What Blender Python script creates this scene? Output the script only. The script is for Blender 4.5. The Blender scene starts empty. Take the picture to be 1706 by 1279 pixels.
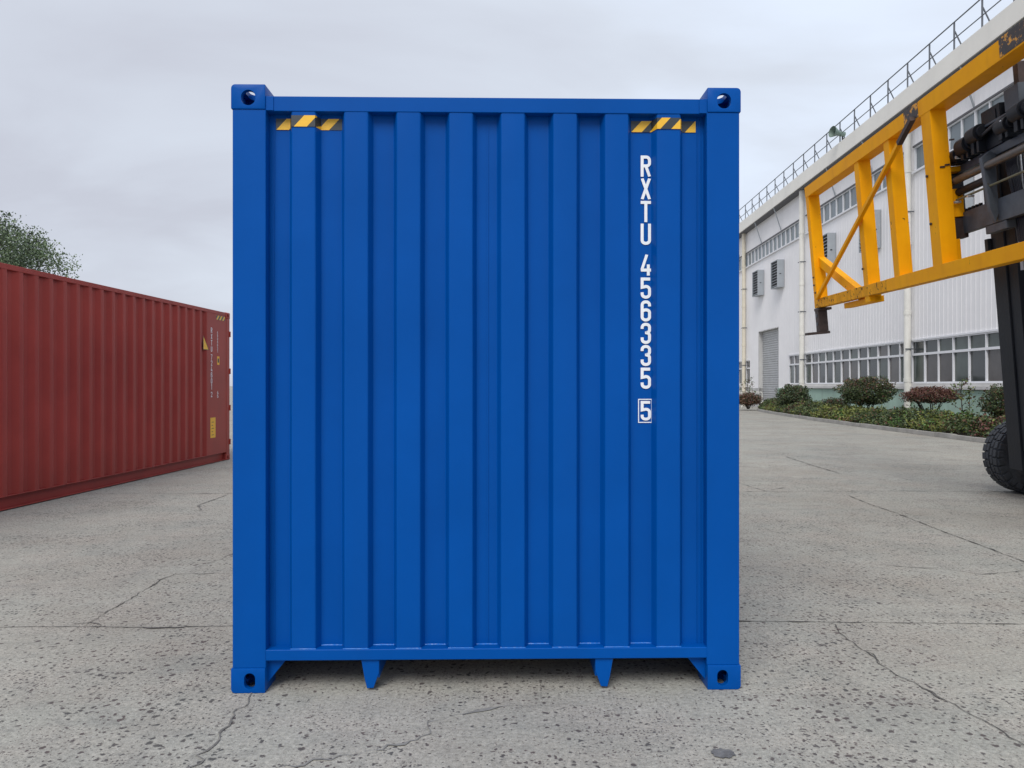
import bpy, bmesh, math, random
from mathutils import Vector, Matrix, noise
R = math.radians
C = bpy.context.scene.collection
sc = bpy.context.scene

# ------------------------------------------------------------------ camera
EYE = 1.463
FX = 1280.0
cam = bpy.data.cameras.new("camera")
cam.sensor_width = 36.0
cam.lens = 36.0 * FX / 1706.0
cam.shift_y = 0.0015
cam.clip_start = 0.05
cam.clip_end = 3000
co = bpy.data.objects.new("camera", cam)
co.location = (0, 0, EYE)
co.rotation_euler = (R(90), 0, 0)
C.objects.link(co)
sc.camera = co
sc.render.resolution_x, sc.render.resolution_y = 1024, 768
sc.view_settings.view_transform = 'Standard'
sc.view_settings.look = 'None'
sc.view_settings.exposure = 0.75
sc.view_settings.gamma = 1.0

# ------------------------------------------------------------------ world (overcast) and sun
SUN_EL, SUN_AZ = 47, 198     # azimuth clockwise from +Y: sun high behind the camera and to the left
w = bpy.data.worlds.new("World")
sc.world = w
w.use_nodes = True
nt = w.node_tree
nt.nodes.clear()
def N(t, typ, **kw):
    n = t.nodes.new(typ)
    for k, v in kw.items():
        setattr(n, k, v)
    return n
out = N(nt, 'ShaderNodeOutputWorld')
sky = N(nt, 'ShaderNodeTexSky', sky_type='NISHITA', sun_disc=False, sun_elevation=R(SUN_EL), sun_rotation=R(SUN_AZ))
b1 = N(nt, 'ShaderNodeBackground'); b1.inputs['Strength'].default_value = 0.07
nt.links.new(sky.outputs[0], b1.inputs[0])
geo = N(nt, 'ShaderNodeTexCoord')
sep = N(nt, 'ShaderNodeSeparateXYZ'); nt.links.new(geo.outputs['Generated'], sep.inputs[0])
zz = N(nt, 'ShaderNodeMath', operation='MAXIMUM'); nt.links.new(sep.outputs[2], zz.inputs[0]); zz.inputs[1].default_value = 0.0
za = N(nt, 'ShaderNodeMath', operation='ADD'); nt.links.new(zz.outputs[0], za.inputs[0]); za.inputs[1].default_value = 0.22
dv = N(nt, 'ShaderNodeVectorMath', operation='DIVIDE')
cz = N(nt, 'ShaderNodeCombineXYZ')
for i in range(3): nt.links.new(za.outputs[0], cz.inputs[i])
nt.links.new(geo.outputs['Generated'], dv.inputs[0]); nt.links.new(cz.outputs[0], dv.inputs[1])
n1 = N(nt, 'ShaderNodeTexNoise'); n1.inputs['Scale'].default_value = 1.1; n1.inputs['Detail'].default_value = 6; n1.inputs['Roughness'].default_value = 0.5
n1.inputs['Distortion'].default_value = 0.5
mpw = N(nt, 'ShaderNodeMapping'); mpw.inputs['Scale'].default_value = (0.9, 1.5, 1.0); mpw.inputs['Rotation'].default_value = (0, 0, R(25)); mpw.inputs['Location'].default_value = (3.1, 1.7, 0)
nt.links.new(dv.outputs[0], mpw.inputs[0]); nt.links.new(mpw.outputs[0], n1.inputs['Vector'])
gx = N(nt, 'ShaderNodeMath', operation='MULTIPLY_ADD'); nt.links.new(sep.outputs[0], gx.inputs[0]); gx.inputs[1].default_value = 0.62; gx.inputs[2].default_value = -0.19
gz = N(nt, 'ShaderNodeMath', operation='MULTIPLY_ADD'); nt.links.new(zz.outputs[0], gz.inputs[0]); gz.inputs[1].default_value = 0.10; nt.links.new(gx.outputs[0], gz.inputs[2])
ad = N(nt, 'ShaderNodeMath', operation='MULTIPLY_ADD'); nt.links.new(n1.outputs[0], ad.inputs[0]); ad.inputs[1].default_value = 1.35; nt.links.new(gz.outputs[0], ad.inputs[2])
cr = N(nt, 'ShaderNodeValToRGB')
cr.color_ramp.elements[0].position = 0.15; cr.color_ramp.elements[0].color = (0.50, 0.520, 0.59, 1)
cr.color_ramp.elements[1].position = 0.95; cr.color_ramp.elements[1].color = (0.72, 0.80, 0.93, 1)
e = cr.color_ramp.elements.new(0.55); e.color = (0.60, 0.645, 0.725, 1)
nt.links.new(ad.outputs[0], cr.inputs[0])
b2 = N(nt, 'ShaderNodeBackground'); nt.links.new(cr.outputs[0], b2.inputs[0]); b2.inputs['Strength'].default_value = 0.725
mx = N(nt, 'ShaderNodeMixShader'); mx.inputs[0].default_value = 0.93
nt.links.new(b1.outputs[0], mx.inputs[1]); nt.links.new(b2.outputs[0], mx.inputs[2]); nt.links.new(mx.outputs[0], out.inputs[0])

sl = bpy.data.lights.new("sun", 'SUN'); sl.energy = 1.5; sl.angle = R(32); sl.color = (1.0, 0.965, 0.92)
so = bpy.data.objects.new("sun", sl); C.objects.link(so)
sd = Vector((math.sin(R(SUN_AZ)) * math.cos(R(SUN_EL)), math.cos(R(SUN_AZ)) * math.cos(R(SUN_EL)), math.sin(R(SUN_EL))))
so.rotation_euler = sd.to_track_quat('Z', 'Y').to_euler()

# ------------------------------------------------------------------ materials
def mat(name, col, rough=0.5, metal=0.0, spec=0.5, var=0.0, vscale=3.0, bump=0.0, bscale=40.0, rust=None, coat=0.0, streak=None):
    """col: linear rgb. var: noise variation. rust=(threshold, scale, colour). streak=(amount, scale) vertical dirt streaks."""
    m = bpy.data.materials.new(name); m.use_nodes = True
    t = m.node_tree; p = t.nodes['Principled BSDF']
    p.inputs['Base Color'].default_value = (*col, 1); p.inputs['Roughness'].default_value = rough
    p.inputs['Metallic'].default_value = metal; p.inputs['Specular IOR Level'].default_value = spec
    p.inputs['Coat Weight'].default_value = coat; p.inputs['Coat Roughness'].default_value = 0.25
    tc = N(t, 'ShaderNodeTexCoord')
    last = None
    if var:
        n = N(t, 'ShaderNodeTexNoise'); n.inputs['Scale'].default_value = vscale; n.inputs['Detail'].default_value = 8; n.inputs['Roughness'].default_value = 0.6
        t.links.new(tc.outputs['Object'], n.inputs['Vector'])
        r = N(t, 'ShaderNodeValToRGB')
        r.color_ramp.elements[0].position = 0.3; r.color_ramp.elements[1].position = 0.7
        r.color_ramp.elements[0].color = (*[c * (1 - var) for c in col], 1)
        r.color_ramp.elements[1].color = (*[min(1, c * (1 + var)) for c in col], 1)
        t.links.new(n.outputs[0], r.inputs[0]); last = r.outputs[0]
        rr = N(t, 'ShaderNodeMapRange'); rr.inputs['To Min'].default_value = max(0.02, rough - 0.08); rr.inputs['To Max'].default_value = min(1, rough + 0.08)
        t.links.new(n.outputs[0], rr.inputs[0]); t.links.new(rr.outputs[0], p.inputs['Roughness'])
    def mixin(fac, c2):
        nonlocal last
        mm = N(t, 'ShaderNodeMix', data_type='RGBA')
        t.links.new(fac, mm.inputs[0])
        if last is None: mm.inputs[6].default_value = (*col, 1)
        else: t.links.new(last, mm.inputs[6])
        mm.inputs[7].default_value = (*c2, 1)
        last = mm.outputs[2]
    if streak:
        amt, ss, sc_ = streak
        mp = N(t, 'ShaderNodeMapping'); mp.inputs['Scale'].default_value = (ss, ss, ss * 0.05)
        t.links.new(tc.outputs['Object'], mp.inputs[0])
        n = N(t, 'ShaderNodeTexNoise'); n.inputs['Scale'].default_value = 1; n.inputs['Detail'].default_value = 5
        t.links.new(mp.outputs[0], n.inputs['Vector'])
        r = N(t, 'ShaderNodeMapRange'); r.inputs['From Min'].default_value = 0.5; r.inputs['From Max'].default_value = 0.8; r.inputs['To Max'].default_value = amt
        t.links.new(n.outputs[0], r.inputs[0]); mixin(r.outputs[0], sc_)
    if rust:
        th, rs, rc = rust
        n = N(t, 'ShaderNodeTexNoise'); n.inputs['Scale'].default_value = rs; n.inputs['Detail'].default_value = 10; n.inputs['Roughness'].default_value = 0.68
        t.links.new(tc.outputs['Object'], n.inputs['Vector'])
        r = N(t, 'ShaderNodeMapRange'); r.inputs['From Min'].default_value = th; r.inputs['From Max'].default_value = th + 0.025
        t.links.new(n.outputs[0], r.inputs[0]); mixin(r.outputs[0], rc)
    if last is not None: t.links.new(last, p.inputs['Base Color'])
    if bump:
        n = N(t, 'ShaderNodeTexNoise'); n.inputs['Scale'].default_value = bscale; n.inputs['Detail'].default_value = 6
        t.links.new(tc.outputs['Object'], n.inputs['Vector'])
        bp = N(t, 'ShaderNodeBump'); bp.inputs['Strength'].default_value = bump; bp.inputs['Distance'].default_value = 0.01
        t.links.new(n.outputs[0], bp.inputs['Height']); t.links.new(bp.outputs[0], p.inputs['Normal'])
    return m

M = {}
M['blue'] = mat('blue_paint', (0.0, 0.070, 0.322), 0.34, var=0.07, vscale=1.6, streak=(0.22, 4.0, (0.003, 0.056, 0.25)), bump=0.08, bscale=3.0, spec=0.10)
M['blue_weld'] = mat('blue_weld_bead', (0.01, 0.14, 0.48), 0.3, bump=0.6, bscale=60)
M['red'] = mat('oxide_red_paint', (0.36, 0.056, 0.043), 0.42, spec=0.22, var=0.14, vscale=1.2, bump=0.08, bscale=5.0, streak=(0.2, 6.0, (0.26, 0.058, 0.050)))
M['white'] = mat('white_marking', (0.80, 0.82, 0.84), 0.45, var=0.04, vscale=30)
M['yellow_label'] = mat('yellow_label', (0.95, 0.50, 0.03), 0.45, var=0.06, vscale=20)
M['black_label'] = mat('black_print', (0.03, 0.03, 0.03), 0.5)
M['seal'] = mat('gasket_rubber', (0.02, 0.02, 0.022), 0.7)
M['galv'] = mat('galvanised_rod', (0.45, 0.46, 0.47), 0.4, metal=0.7, var=0.1, vscale=12)
M['wood'] = mat('floor_plywood', (0.18, 0.10, 0.05), 0.7, var=0.2, vscale=6)
M['yellow'] = mat('yellow_spreader_paint', (1.0, 0.41, 0.004), 0.55, spec=0.08, var=0.10, vscale=2.2, bump=0.12, bscale=10, rust=(0.66, 6.0, (0.06, 0.03, 0.018)), streak=(0.25, 7.0, (0.65, 0.24, 0.01)))
M['yellow_worn'] = mat('yellow_worn_paint', (0.85, 0.37, 0.015), 0.65, spec=0.08, var=0.2, vscale=5, bump=0.3, bscale=18, rust=(0.572, 11.0, (0.09, 0.05, 0.025)), streak=(0.5, 12.0, (0.28, 0.13, 0.03)))
M['bare'] = mat('scraped_beam_face', (0.050, 0.038, 0.034), 0.6, var=0.4, vscale=9, bump=0.4, bscale=25, rust=(0.56, 9.0, (0.75, 0.34, 0.04)))
M['rusty'] = mat('rusty_dark_steel', (0.055, 0.036, 0.032), 0.6, metal=0.3, var=0.4, vscale=9, bump=0.3, bscale=30)
M['black'] = mat('greasy_black_steel', (0.011, 0.013, 0.018), 0.5, spec=0.25, var=0.25, vscale=3, bump=0.2, bscale=25)
M['darkgrey'] = mat('dark_grey_steel', (0.068, 0.080, 0.096), 0.5, var=0.35, vscale=5, bump=0.2, bscale=25, rust=(0.64, 5.0, (0.06, 0.045, 0.03)))
M['hose'] = mat('rubber_hose', (0.018, 0.018, 0.022), 0.45)
M['pipe'] = mat('brown_grey_tube', (0.11, 0.095, 0.085), 0.4, metal=0.4, var=0.3, vscale=9)
M['olive'] = mat('olive_tube', (0.14, 0.13, 0.07), 0.5, var=0.3, vscale=10)
M['chrome'] = mat('chrome_rod', (0.80, 0.81, 0.83), 0.3, metal=0.6)
M['tyre'] = mat('tyre_rubber', (0.034, 0.038, 0.046), 0.62, var=0.35, vscale=14, bump=0.3, bscale=50)
M['rim'] = mat('rim_paint', (0.05, 0.05, 0.055), 0.5, var=0.3, vscale=9)
M['truck'] = mat('truck_paint', (0.72, 0.33, 0.02), 0.4, var=0.1, vscale=3)
M['cladding'] = mat('white_cladding', (0.86, 0.85, 0.86), 0.42, var=0.05, vscale=0.5, streak=(0.3, 2.2, (0.74, 0.76, 0.75)))
M['cladding_clean'] = mat('pale_fascia', (0.84, 0.82, 0.76), 0.5, var=0.05, vscale=0.6, streak=(0.3, 1.2, (0.66, 0.64, 0.60)))
M['wallwhite'] = mat('white_render', (0.52, 0.52, 0.51), 0.8, var=0.08, vscale=1.2, bump=0.2, bscale=30)
M['mint'] = mat('mint_render', (0.46, 0.64, 0.53), 0.8, var=0.10, vscale=1.1, bump=0.3, bscale=25, streak=(0.4, 2.5, (0.30, 0.38, 0.31)))
M['frame'] = mat('white_window_frame', (0.78, 0.79, 0.82), 0.4)
M['sill'] = mat('pale_sill', (0.66, 0.65, 0.63), 0.6, var=0.08, vscale=2)
M['shutter'] = mat('grey_shutter', (0.45, 0.46, 0.47), 0.45, var=0.1, vscale=2, metal=0.2)
M['glass_a'] = mat('window_glass_grey', (0.050, 0.058, 0.060), 0.10, var=0.3, vscale=0.5)
M['glass_b'] = mat('window_glass_green', (0.060, 0.078, 0.070), 0.13, var=0.4, vscale=0.7)
M['glass_c'] = mat('window_glass_brown', (0.085, 0.078, 0.076), 0.16, var=0.35, vscale=0.6)
M['glass_up'] = mat('high_window_glass', (0.16, 0.195, 0.215), 0.18, var=0.15, vscale=0.5)
M['eave'] = mat('eave_underside', (0.12, 0.12, 0.13), 0.7)
M['rail'] = mat('railing_steel', (0.13, 0.14, 0.155), 0.5, metal=0.3)
M['pvc'] = mat('pvc_pipe', (0.74, 0.73, 0.68), 0.4, var=0.06, vscale=3, streak=(0.3, 8, (0.62, 0.60, 0.54)))
M['pvc_old'] = mat('yellowed_pipe', (0.66, 0.61, 0.50), 0.5, var=0.08, vscale=3)
M['unit'] = mat('grey_vent_housing', (0.34, 0.37, 0.40), 0.45, var=0.06, vscale=2)
M['unit_dark'] = mat('vent_inside', (0.02, 0.02, 0.022), 0.6)
M['horn'] = mat('grey_green_horn', (0.16, 0.22, 0.19), 0.5)
M['kerb'] = mat('kerb_stone', (0.30, 0.29, 0.27), 0.85, var=0.25, vscale=2.5, bump=0.4, bscale=40)
M['soil'] = mat('planter_soil', (0.045, 0.036, 0.026), 0.95, var=0.4, vscale=6, bump=0.8, bscale=30)
M['bark'] = mat('bark', (0.06, 0.05, 0.042), 0.9, var=0.3, vscale=10, bump=0.6, bscale=40)
def leafmat(name, c, v=0.25):
    m = mat(name, c, 0.5, var=v, vscale=3.0, spec=0.35)
    return m
M['l_green'] = leafmat('leaf_green', (0.070, 0.100, 0.036))
M['l_dark'] = leafmat('leaf_dark_green', (0.035, 0.052, 0.026))
M['l_lime'] = leafmat('leaf_yellow_green', (0.16, 0.18, 0.045))
M['l_red'] = leafmat('leaf_red_brown', (0.115, 0.050, 0.040))
M['l_rust'] = leafmat('leaf_rust', (0.15, 0.09, 0.05))
M['l_bright'] = leafmat('leaf_bright_green', (0.08, 0.17, 0.04))
M['l_pale'] = leafmat('leaf_pale_green', (0.17, 0.225, 0.12))
M['l_mid'] = leafmat('leaf_soft_green', (0.105, 0.15, 0.085))

# hazard tape: procedural diagonal stripes from the strip's own UV (metres along, metres up)
def tape_mat():
    m = bpy.data.materials.new('hazard_tape'); m.use_nodes = True; t = m.node_tree; p = t.nodes['Principled BSDF']
    uv = N(t, 'ShaderNodeUVMap'); s = N(t, 'ShaderNodeSeparateXYZ'); t.links.new(uv.outputs[0], s.inputs[0])
    a = N(t, 'ShaderNodeMath', operation='SUBTRACT'); t.links.new(s.outputs[0], a.inputs[0]); t.links.new(s.outputs[1], a.inputs[1])
    d = N(t, 'ShaderNodeMath', operation='DIVIDE'); t.links.new(a.outputs[0], d.inputs[0]); d.inputs[1].default_value = 0.132
    f = N(t, 'ShaderNodeMath', operation='FRACT'); t.links.new(d.outputs[0], f.inputs[0])
    l = N(t, 'ShaderNodeMath', operation='LESS_THAN'); t.links.new(f.outputs[0], l.inputs[0]); l.inputs[1].default_value = 0.5
    mm = N(t, 'ShaderNodeMix', data_type='RGBA'); t.links.new(l.outputs[0], mm.inputs[0])
    mm.inputs[6].default_value = (0.040, 0.048, 0.055, 1); mm.inputs[7].default_value = (0.78, 0.46, 0.03, 1)
    t.links.new(mm.outputs[2], p.inputs['Base Color']); p.inputs['Roughness'].default_value = 0.4
    return m
M['tape'] = tape_mat()

def ground_mat():
    m = bpy.data.materials.new('concrete_yard'); m.use_nodes = True; t = m.node_tree; p = t.nodes['Principled BSDF']
    tc = N(t, 'ShaderNodeTexCoord')
    def noise_(scale, det=6, rough=0.6, vec=None):
        n = N(t, 'ShaderNodeTexNoise'); n.inputs['Scale'].default_value = scale; n.inputs['Detail'].default_value = det; n.inputs['Roughness'].default_value = rough
        t.links.new(vec or tc.outputs['Object'], n.inputs['Vector']); return n.outputs[0]
    def rng(v, a, b, c, d):
        r = N(t, 'ShaderNodeMapRange'); t.links.new(v, r.inputs[0])
        for k, x in zip(('From Min', 'From Max', 'To Min', 'To Max'), (a, b, c, d)): r.inputs[k].default_value = x
        return r.outputs[0]
    def mix(f, a, b, mode='MIX'):
        mm = N(t, 'ShaderNodeMix', data_type='RGBA', blend_type=mode)
        if isinstance(f, float): mm.inputs[0].default_value = f
        else: t.links.new(f, mm.inputs[0])
        for i, x in ((6, a), (7, b)):
            if isinstance(x, tuple): mm.inputs[i].default_value = (*x, 1)
            else: t.links.new(x, mm.inputs[i])
        return mm.outputs[2]
    def math_(op, a, b):
        n = N(t, 'ShaderNodeMath', operation=op)
        for i, x in ((0, a), (1, b)):
            if isinstance(x, float): n.inputs[i].default_value = x
            else: t.links.new(x, n.inputs[i])
        return n.outputs[0]
    big = rng(noise_(0.35, 4), 0.35, 0.65, 0, 1)
    col = mix(big, (0.385, 0.374, 0.328), (0.315, 0.313, 0.280))
    med = rng(noise_(1.7, 6), 0.42, 0.68, 0, 0.6)
    col = mix(med, col, (0.385, 0.348, 0.305))
    dirt = rng(noise_(0.9, 9, 0.75), 0.50, 0.72, 0, 0.75)
    col = mix(dirt, col, (0.235, 0.235, 0.214))
    dm = N(t, 'ShaderNodeMapping'); dm.inputs['Scale'].default_value = (0.5, 2.2, 1); dm.inputs['Rotation'].default_value = (0, 0, R(-38)); t.links.new(tc.outputs['Object'], dm.inputs[0])
    drag = rng(noise_(2.0, 8, 0.75, dm.outputs[0]), 0.52, 0.70, 0, 0.45)
    col = mix(drag, col, (0.20, 0.20, 0.188))
    blotch = rng(noise_(7.0, 6, 0.7), 0.50, 0.66, 0, 0.40)
    col = mix(blotch, col, (0.21, 0.208, 0.195))
    pale_ = rng(noise_(4.1, 7, 0.75), 0.56, 0.70, 0, 0.35)
    col = mix(pale_, col, (0.50, 0.48, 0.43))
    brown = rng(noise_(0.55, 6, 0.65), 0.48, 0.66, 0, 0.6)
    col = mix(brown, col, (0.300, 0.272, 0.232))
    fine = rng(noise_(48, 6, 0.75), 0.3, 0.7, 0.60, 1.38)
    cf = N(t, 'ShaderNodeCombineColor'); [t.links.new(fine, cf.inputs[i]) for i in range(3)]
    col = mix(1.0, col, cf.outputs[0], 'MULTIPLY')
    fine2 = rng(noise_(210, 3, 0.7), 0.35, 0.65, 0.80, 1.18)
    cf = N(t, 'ShaderNodeCombineColor'); [t.links.new(fine2, cf.inputs[i]) for i in range(3)]
    col = mix(1.0, col, cf.outputs[0], 'MULTIPLY')
    # aggregate pits: two Voronoi sizes, warped, size varied per cell and thinned by noise
    def spots(scale, rmax, thr, dens_scale, seed, soft=0.11):
        mp = N(t, 'ShaderNodeMapping'); mp.inputs['Location'].default_value = (seed, seed * 1.7, 0)
        t.links.new(tc.outputs['Object'], mp.inputs[0])
        wn = N(t, 'ShaderNodeTexNoise'); wn.inputs['Scale'].default_value = scale * 1.6; wn.inputs['Detail'].default_value = 3
        t.links.new(mp.outputs[0], wn.inputs['Vector'])
        wv = N(t, 'ShaderNodeVectorMath', operation='MULTIPLY_ADD'); t.links.new(wn.outputs[1], wv.inputs[0]); wv.inputs[1].default_value = (0.9 / scale,) * 3; t.links.new(mp.outputs[0], wv.inputs[2])
        v = N(t, 'ShaderNodeTexVoronoi', voronoi_dimensions='2D'); v.inputs['Scale'].default_value = scale
        t.links.new(wv.outputs[0], v.inputs['Vector'])
        s = N(t, 'ShaderNodeSeparateColor'); t.links.new(v.outputs['Color'], s.inputs[0])
        size = rng(s.outputs[0], thr, 1.0, 0.0, rmax)
        dens = rng(noise_(dens_scale, 4), 0.34, 0.60, 0.30, 1.0)
        size = math_('MULTIPLY', size, dens)
        d = math_('SUBTRACT', size, v.outputs['Distance'])
        return rng(d, 0.0, soft, 0.0, 1.0)
    sp = math_('MAXIMUM', math_('MAXIMUM', spots(22, 0.40, 0.42, 0.9, 3.1), spots(34, 0.40, 0.35, 1.3, 31.4)), spots(62, 0.40, 0.3, 1.7, 9.4, 0.2))
    spc = mix(rng(noise_(3.0, 3), 0.4, 0.6, 0, 1), (0.042, 0.042, 0.045), (0.065, 0.042, 0.044))
    col = mix(math_('MULTIPLY', sp, 0.84), col, spc)
    # few pale chips
    pale = spots(26, 0.16, 0.86, 0.8, 21.3)
    col = mix(math_('MULTIPLY', pale, 0.7), col, (0.55, 0.54, 0.52))
    t.links.new(col, p.inputs['Base Color'])
    p.inputs['Roughness'].default_value = 0.82; p.inputs['Specular IOR Level'].default_value = 0.35
    h = math_('SUBTRACT', noise_(60, 6, 0.7), math_('MULTIPLY', sp, 0.5))
    bp = N(t, 'ShaderNodeBump'); bp.inputs['Strength'].default_value = 0.55; bp.inputs['Distance'].default_value = 0.006
    t.links.new(h, bp.inputs['Height']); t.links.new(bp.outputs[0], p.inputs['Normal'])
    return m
M['ground'] = ground_mat()
M['crack'] = mat('crack_dirt', (0.085, 0.080, 0.074), 0.95, var=0.5, vscale=14, bump=0.5, bscale=60)
M['crack_faint'] = mat('faint_joint_dirt', (0.215, 0.210, 0.198), 0.95, var=0.2, vscale=20)
M['crack_soft'] = mat('joint_dirt', (0.165, 0.158, 0.148), 0.95, var=0.3, vscale=20, bump=0.5, bscale=60)
M['stain'] = mat('oil_stain', (0.13, 0.13, 0.132), 0.75, var=0.4, vscale=20, bump=0.4, bscale=90)

# ------------------------------------------------------------------ mesh helpers
class MB:
    def __init__(s, xf=None):
        s.v = []; s.f = []; s.mi = []; s.uv = {}; s.xf = xf
    def add(s, vs, fs, mi=0):
        b = len(s.v)
        for p in vs:
            p = Vector(p)
            s.v.append(s.xf(p) if s.xf else p)
        for f in fs:
            s.f.append(tuple(b + i for i in f)); s.mi.append(mi)
        return b
    def box(s, x0, x1, y0, y1, z0, z1, mi=0):
        x0, x1 = sorted((x0, x1)); y0, y1 = sorted((y0, y1)); z0, z1 = sorted((z0, z1))
        s.add([(x0, y0, z0), (x1, y0, z0), (x1, y1, z0), (x0, y1, z0), (x0, y0, z1), (x1, y0, z1), (x1, y1, z1), (x0, y1, z1)],
              [(0, 3, 2, 1), (4, 5, 6, 7), (0, 1, 5, 4), (1, 2, 6, 5), (2, 3, 7, 6), (3, 0, 4, 7)], mi)
    def bar(s, p0, p1, w, h, up=(0, 0, 1), mi=0):
        p0, p1 = Vector(p0), Vector(p1); d = (p1 - p0).normalized(); u = Vector(up); sx = d.cross(u)
        if sx.length < 1e-4: sx = d.cross(Vector((1, 0, 0)))
        sx.normalize(); u = sx.cross(d).normalized()
        vs = []
        for p in (p0, p1):
            for a, b in ((-1, -1), (1, -1), (1, 1), (-1, 1)): vs.append(p + sx * (a * w / 2) + u * (b * h / 2))
        s.add(vs, [(0, 1, 2, 3), (7, 6, 5, 4), (0, 4, 5, 1), (1, 5, 6, 2), (2, 6, 7, 3), (3, 7, 4, 0)], mi)
    def tube(s, pts, r, n=12, mi=0, cap=True):
        pts = [Vector(p) for p in pts]; rings = []; vs = []
        rr = r if isinstance(r, (list, tuple)) else [r] * len(pts)
        d0 = (pts[1] - pts[0]).normalized(); a = d0.orthogonal().normalized()
        for i, p in enumerate(pts):
            if i == 0: d = d0
            elif i == len(pts) - 1: d = (pts[i] - pts[i - 1]).normalized()
            else: d = ((pts[i] - pts[i - 1]).normalized() + (pts[i + 1] - pts[i]).normalized()).normalized()
            a = (a - d * a.dot(d)).normalized(); b = d.cross(a)
            rings.append(len(vs))
            for k in range(n):
                t = 2 * math.pi * k / n
                vs.append(p + (a * math.cos(t) + b * math.sin(t)) * rr[i])
        fs = []
        for i in range(len(pts) - 1):
            for k in range(n):
                k2 = (k + 1) % n
                fs.append((rings[i] + k, rings[i] + k2, rings[i + 1] + k2, rings[i + 1] + k))
        if cap:
            fs.append(tuple(reversed(range(n)))); fs.append(tuple(rings[-1] + k for k in range(n)))
        s.add(vs, fs, mi)
    def prism(s, poly, axis, a0, a1, mi=0):
        """poly: 2D points; axis 'x','y','z' = extrusion axis; the two others in cyclic-natural order (x:(y,z) y:(x,z) z:(x,y))."""
        def P(u, v, a): return {'x': (a, u, v), 'y': (u, a, v), 'z': (u, v, a)}[axis]
        n = len(poly)
        vs = [P(u, v, a0) for u, v in poly] + [P(u, v, a1) for u, v in poly]
        fs = [tuple(range(n)), tuple(reversed(range(n, 2 * n)))]
        for i in range(n):
            j = (i + 1) % n; fs.append((i, i + n, j + n, j))
        s.add(vs, fs, mi)
    def build(s, name, mats, parent=None, bevel=0.0, seg=2, smooth=True, ang=35, recalc=True, merge=False):
        me = bpy.data.meshes.new(name)
        bm = bmesh.new()
        vv = [bm.verts.new(p) for p in s.v]
        for f, m_ in zip(s.f, s.mi):
            try:
                fc = bm.faces.new([vv[i] for i in f]); fc.material_index = m_
            except ValueError: pass
        if merge: bmesh.ops.remove_doubles(bm, verts=bm.verts, dist=1e-5)
        if recalc: bmesh.ops.recalc_face_normals(bm, faces=bm.faces)
        if bevel:
            es = [e_ for e_ in bm.edges if len(e_.link_faces) == 2 and e_.calc_face_angle(0) > R(30)]
            bmesh.ops.bevel(bm, geom=es, offset=bevel, segments=seg, profile=0.5, affect='EDGES', clamp_overlap=True)
        bm.to_mesh(me); bm.free()
        if not isinstance(mats, (list, tuple)): mats = [mats]
        for m_ in mats: me.materials.append(m_)
        if smooth:
            me.polygons.foreach_set('use_smooth', [True] * len(me.polygons))
            me.set_sharp_from_angle(angle=R(ang))
        o = bpy.data.objects.new(name, me); C.objects.link(o)
        if bevel and smooth:
            wn = o.modifiers.new('flat_faces', 'WEIGHTED_NORMAL'); wn.keep_sharp = True; wn.weight = 90
        if parent: o.parent = parent
        return o

def each(mb, name, mats, parent=None, fix=None, **kw):
    n = len(mb.v); par = list(range(n))
    def find(i):
        while par[i] != i: par[i] = par[par[i]]; i = par[i]
        return i
    for f in mb.f:
        for i in f[1:]: par[find(i)] = find(f[0])
    groups = {}
    for f, mi in zip(mb.f, mb.mi): groups.setdefault(find(f[0]), []).append((f, mi))
    for fs in groups.values():
        q = MB(); idx = {}
        for f, mi in fs:
            for i in f:
                if i not in idx: idx[i] = len(q.v); q.v.append(mb.v[i])
            q.f.append(tuple(idx[i] for i in f)); q.mi.append(mi)
        o = q.build(name, mats, None if fix else parent, **kw)
        if fix: fix(o, parent)

def thing(name, label, cat, loc=(0, 0, 0), rz=0.0, group=None):
    o = bpy.data.objects.new(name, None); o.empty_display_size = 0.2; C.objects.link(o)
    o.location = loc; o.rotation_euler = (0, 0, rz); o['label'] = label; o['category'] = cat
    if group: o['group'] = group
    return o
def tag(o, label=None, cat=None, group=None, kind=None):
    for k, v in (('label', label), ('category', cat), ('group', group), ('kind', kind)):
        if v: o[k] = v
    return o
def copy_tree(o, parent=None):
    c = o.copy(); C.objects.link(c)
    if parent: c.parent = parent
    for ch in [x for x in o.children]: copy_tree(ch, c)
    return c
def link_mesh(name, me, parent, loc=None):
    o = bpy.data.objects.new(name, me); C.objects.link(o); o.parent = parent
    if loc: o.location = loc
    return o

def G(px, py):
    """point on the yard measured in the photograph"""
    Y = EYE * FX / (py - 642.0)
    return ((px - 853.0) / FX * Y, Y)

def smooth_profile(pts, r=0.007, n=3):
    """round every corner of an open 2D polyline"""
    o = [Vector(pts[0])]
    for i in range(1, len(pts) - 1):
        a, b, c = Vector(pts[i - 1]), Vector(pts[i]), Vector(pts[i + 1])
        d1 = (a - b); d2 = (c - b); rr = min(r, d1.length * .45, d2.length * .45)
        if d1.normalized().dot(d2.normalized()) < -0.999: o.append(b); continue
        p1 = b + d1.normalized() * rr; p2 = b + d2.normalized() * rr
        for k in range(n + 1):
            t = k / n; o.append((1 - t) ** 2 * p1 + 2 * t * (1 - t) * b + t * t * p2)
    o.append(Vector(pts[-1])); return [tuple(p) for p in o]

# ------------------------------------------------------------------ stroke lettering
def arc(cx, cy, rx, ry, a0, a1, n=6):
    return [(cx + rx * math.cos(R(a0 + (a1 - a0) * i / n)), cy + ry * math.sin(R(a0 + (a1 - a0) * i / n))) for i in range(n + 1)]
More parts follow.
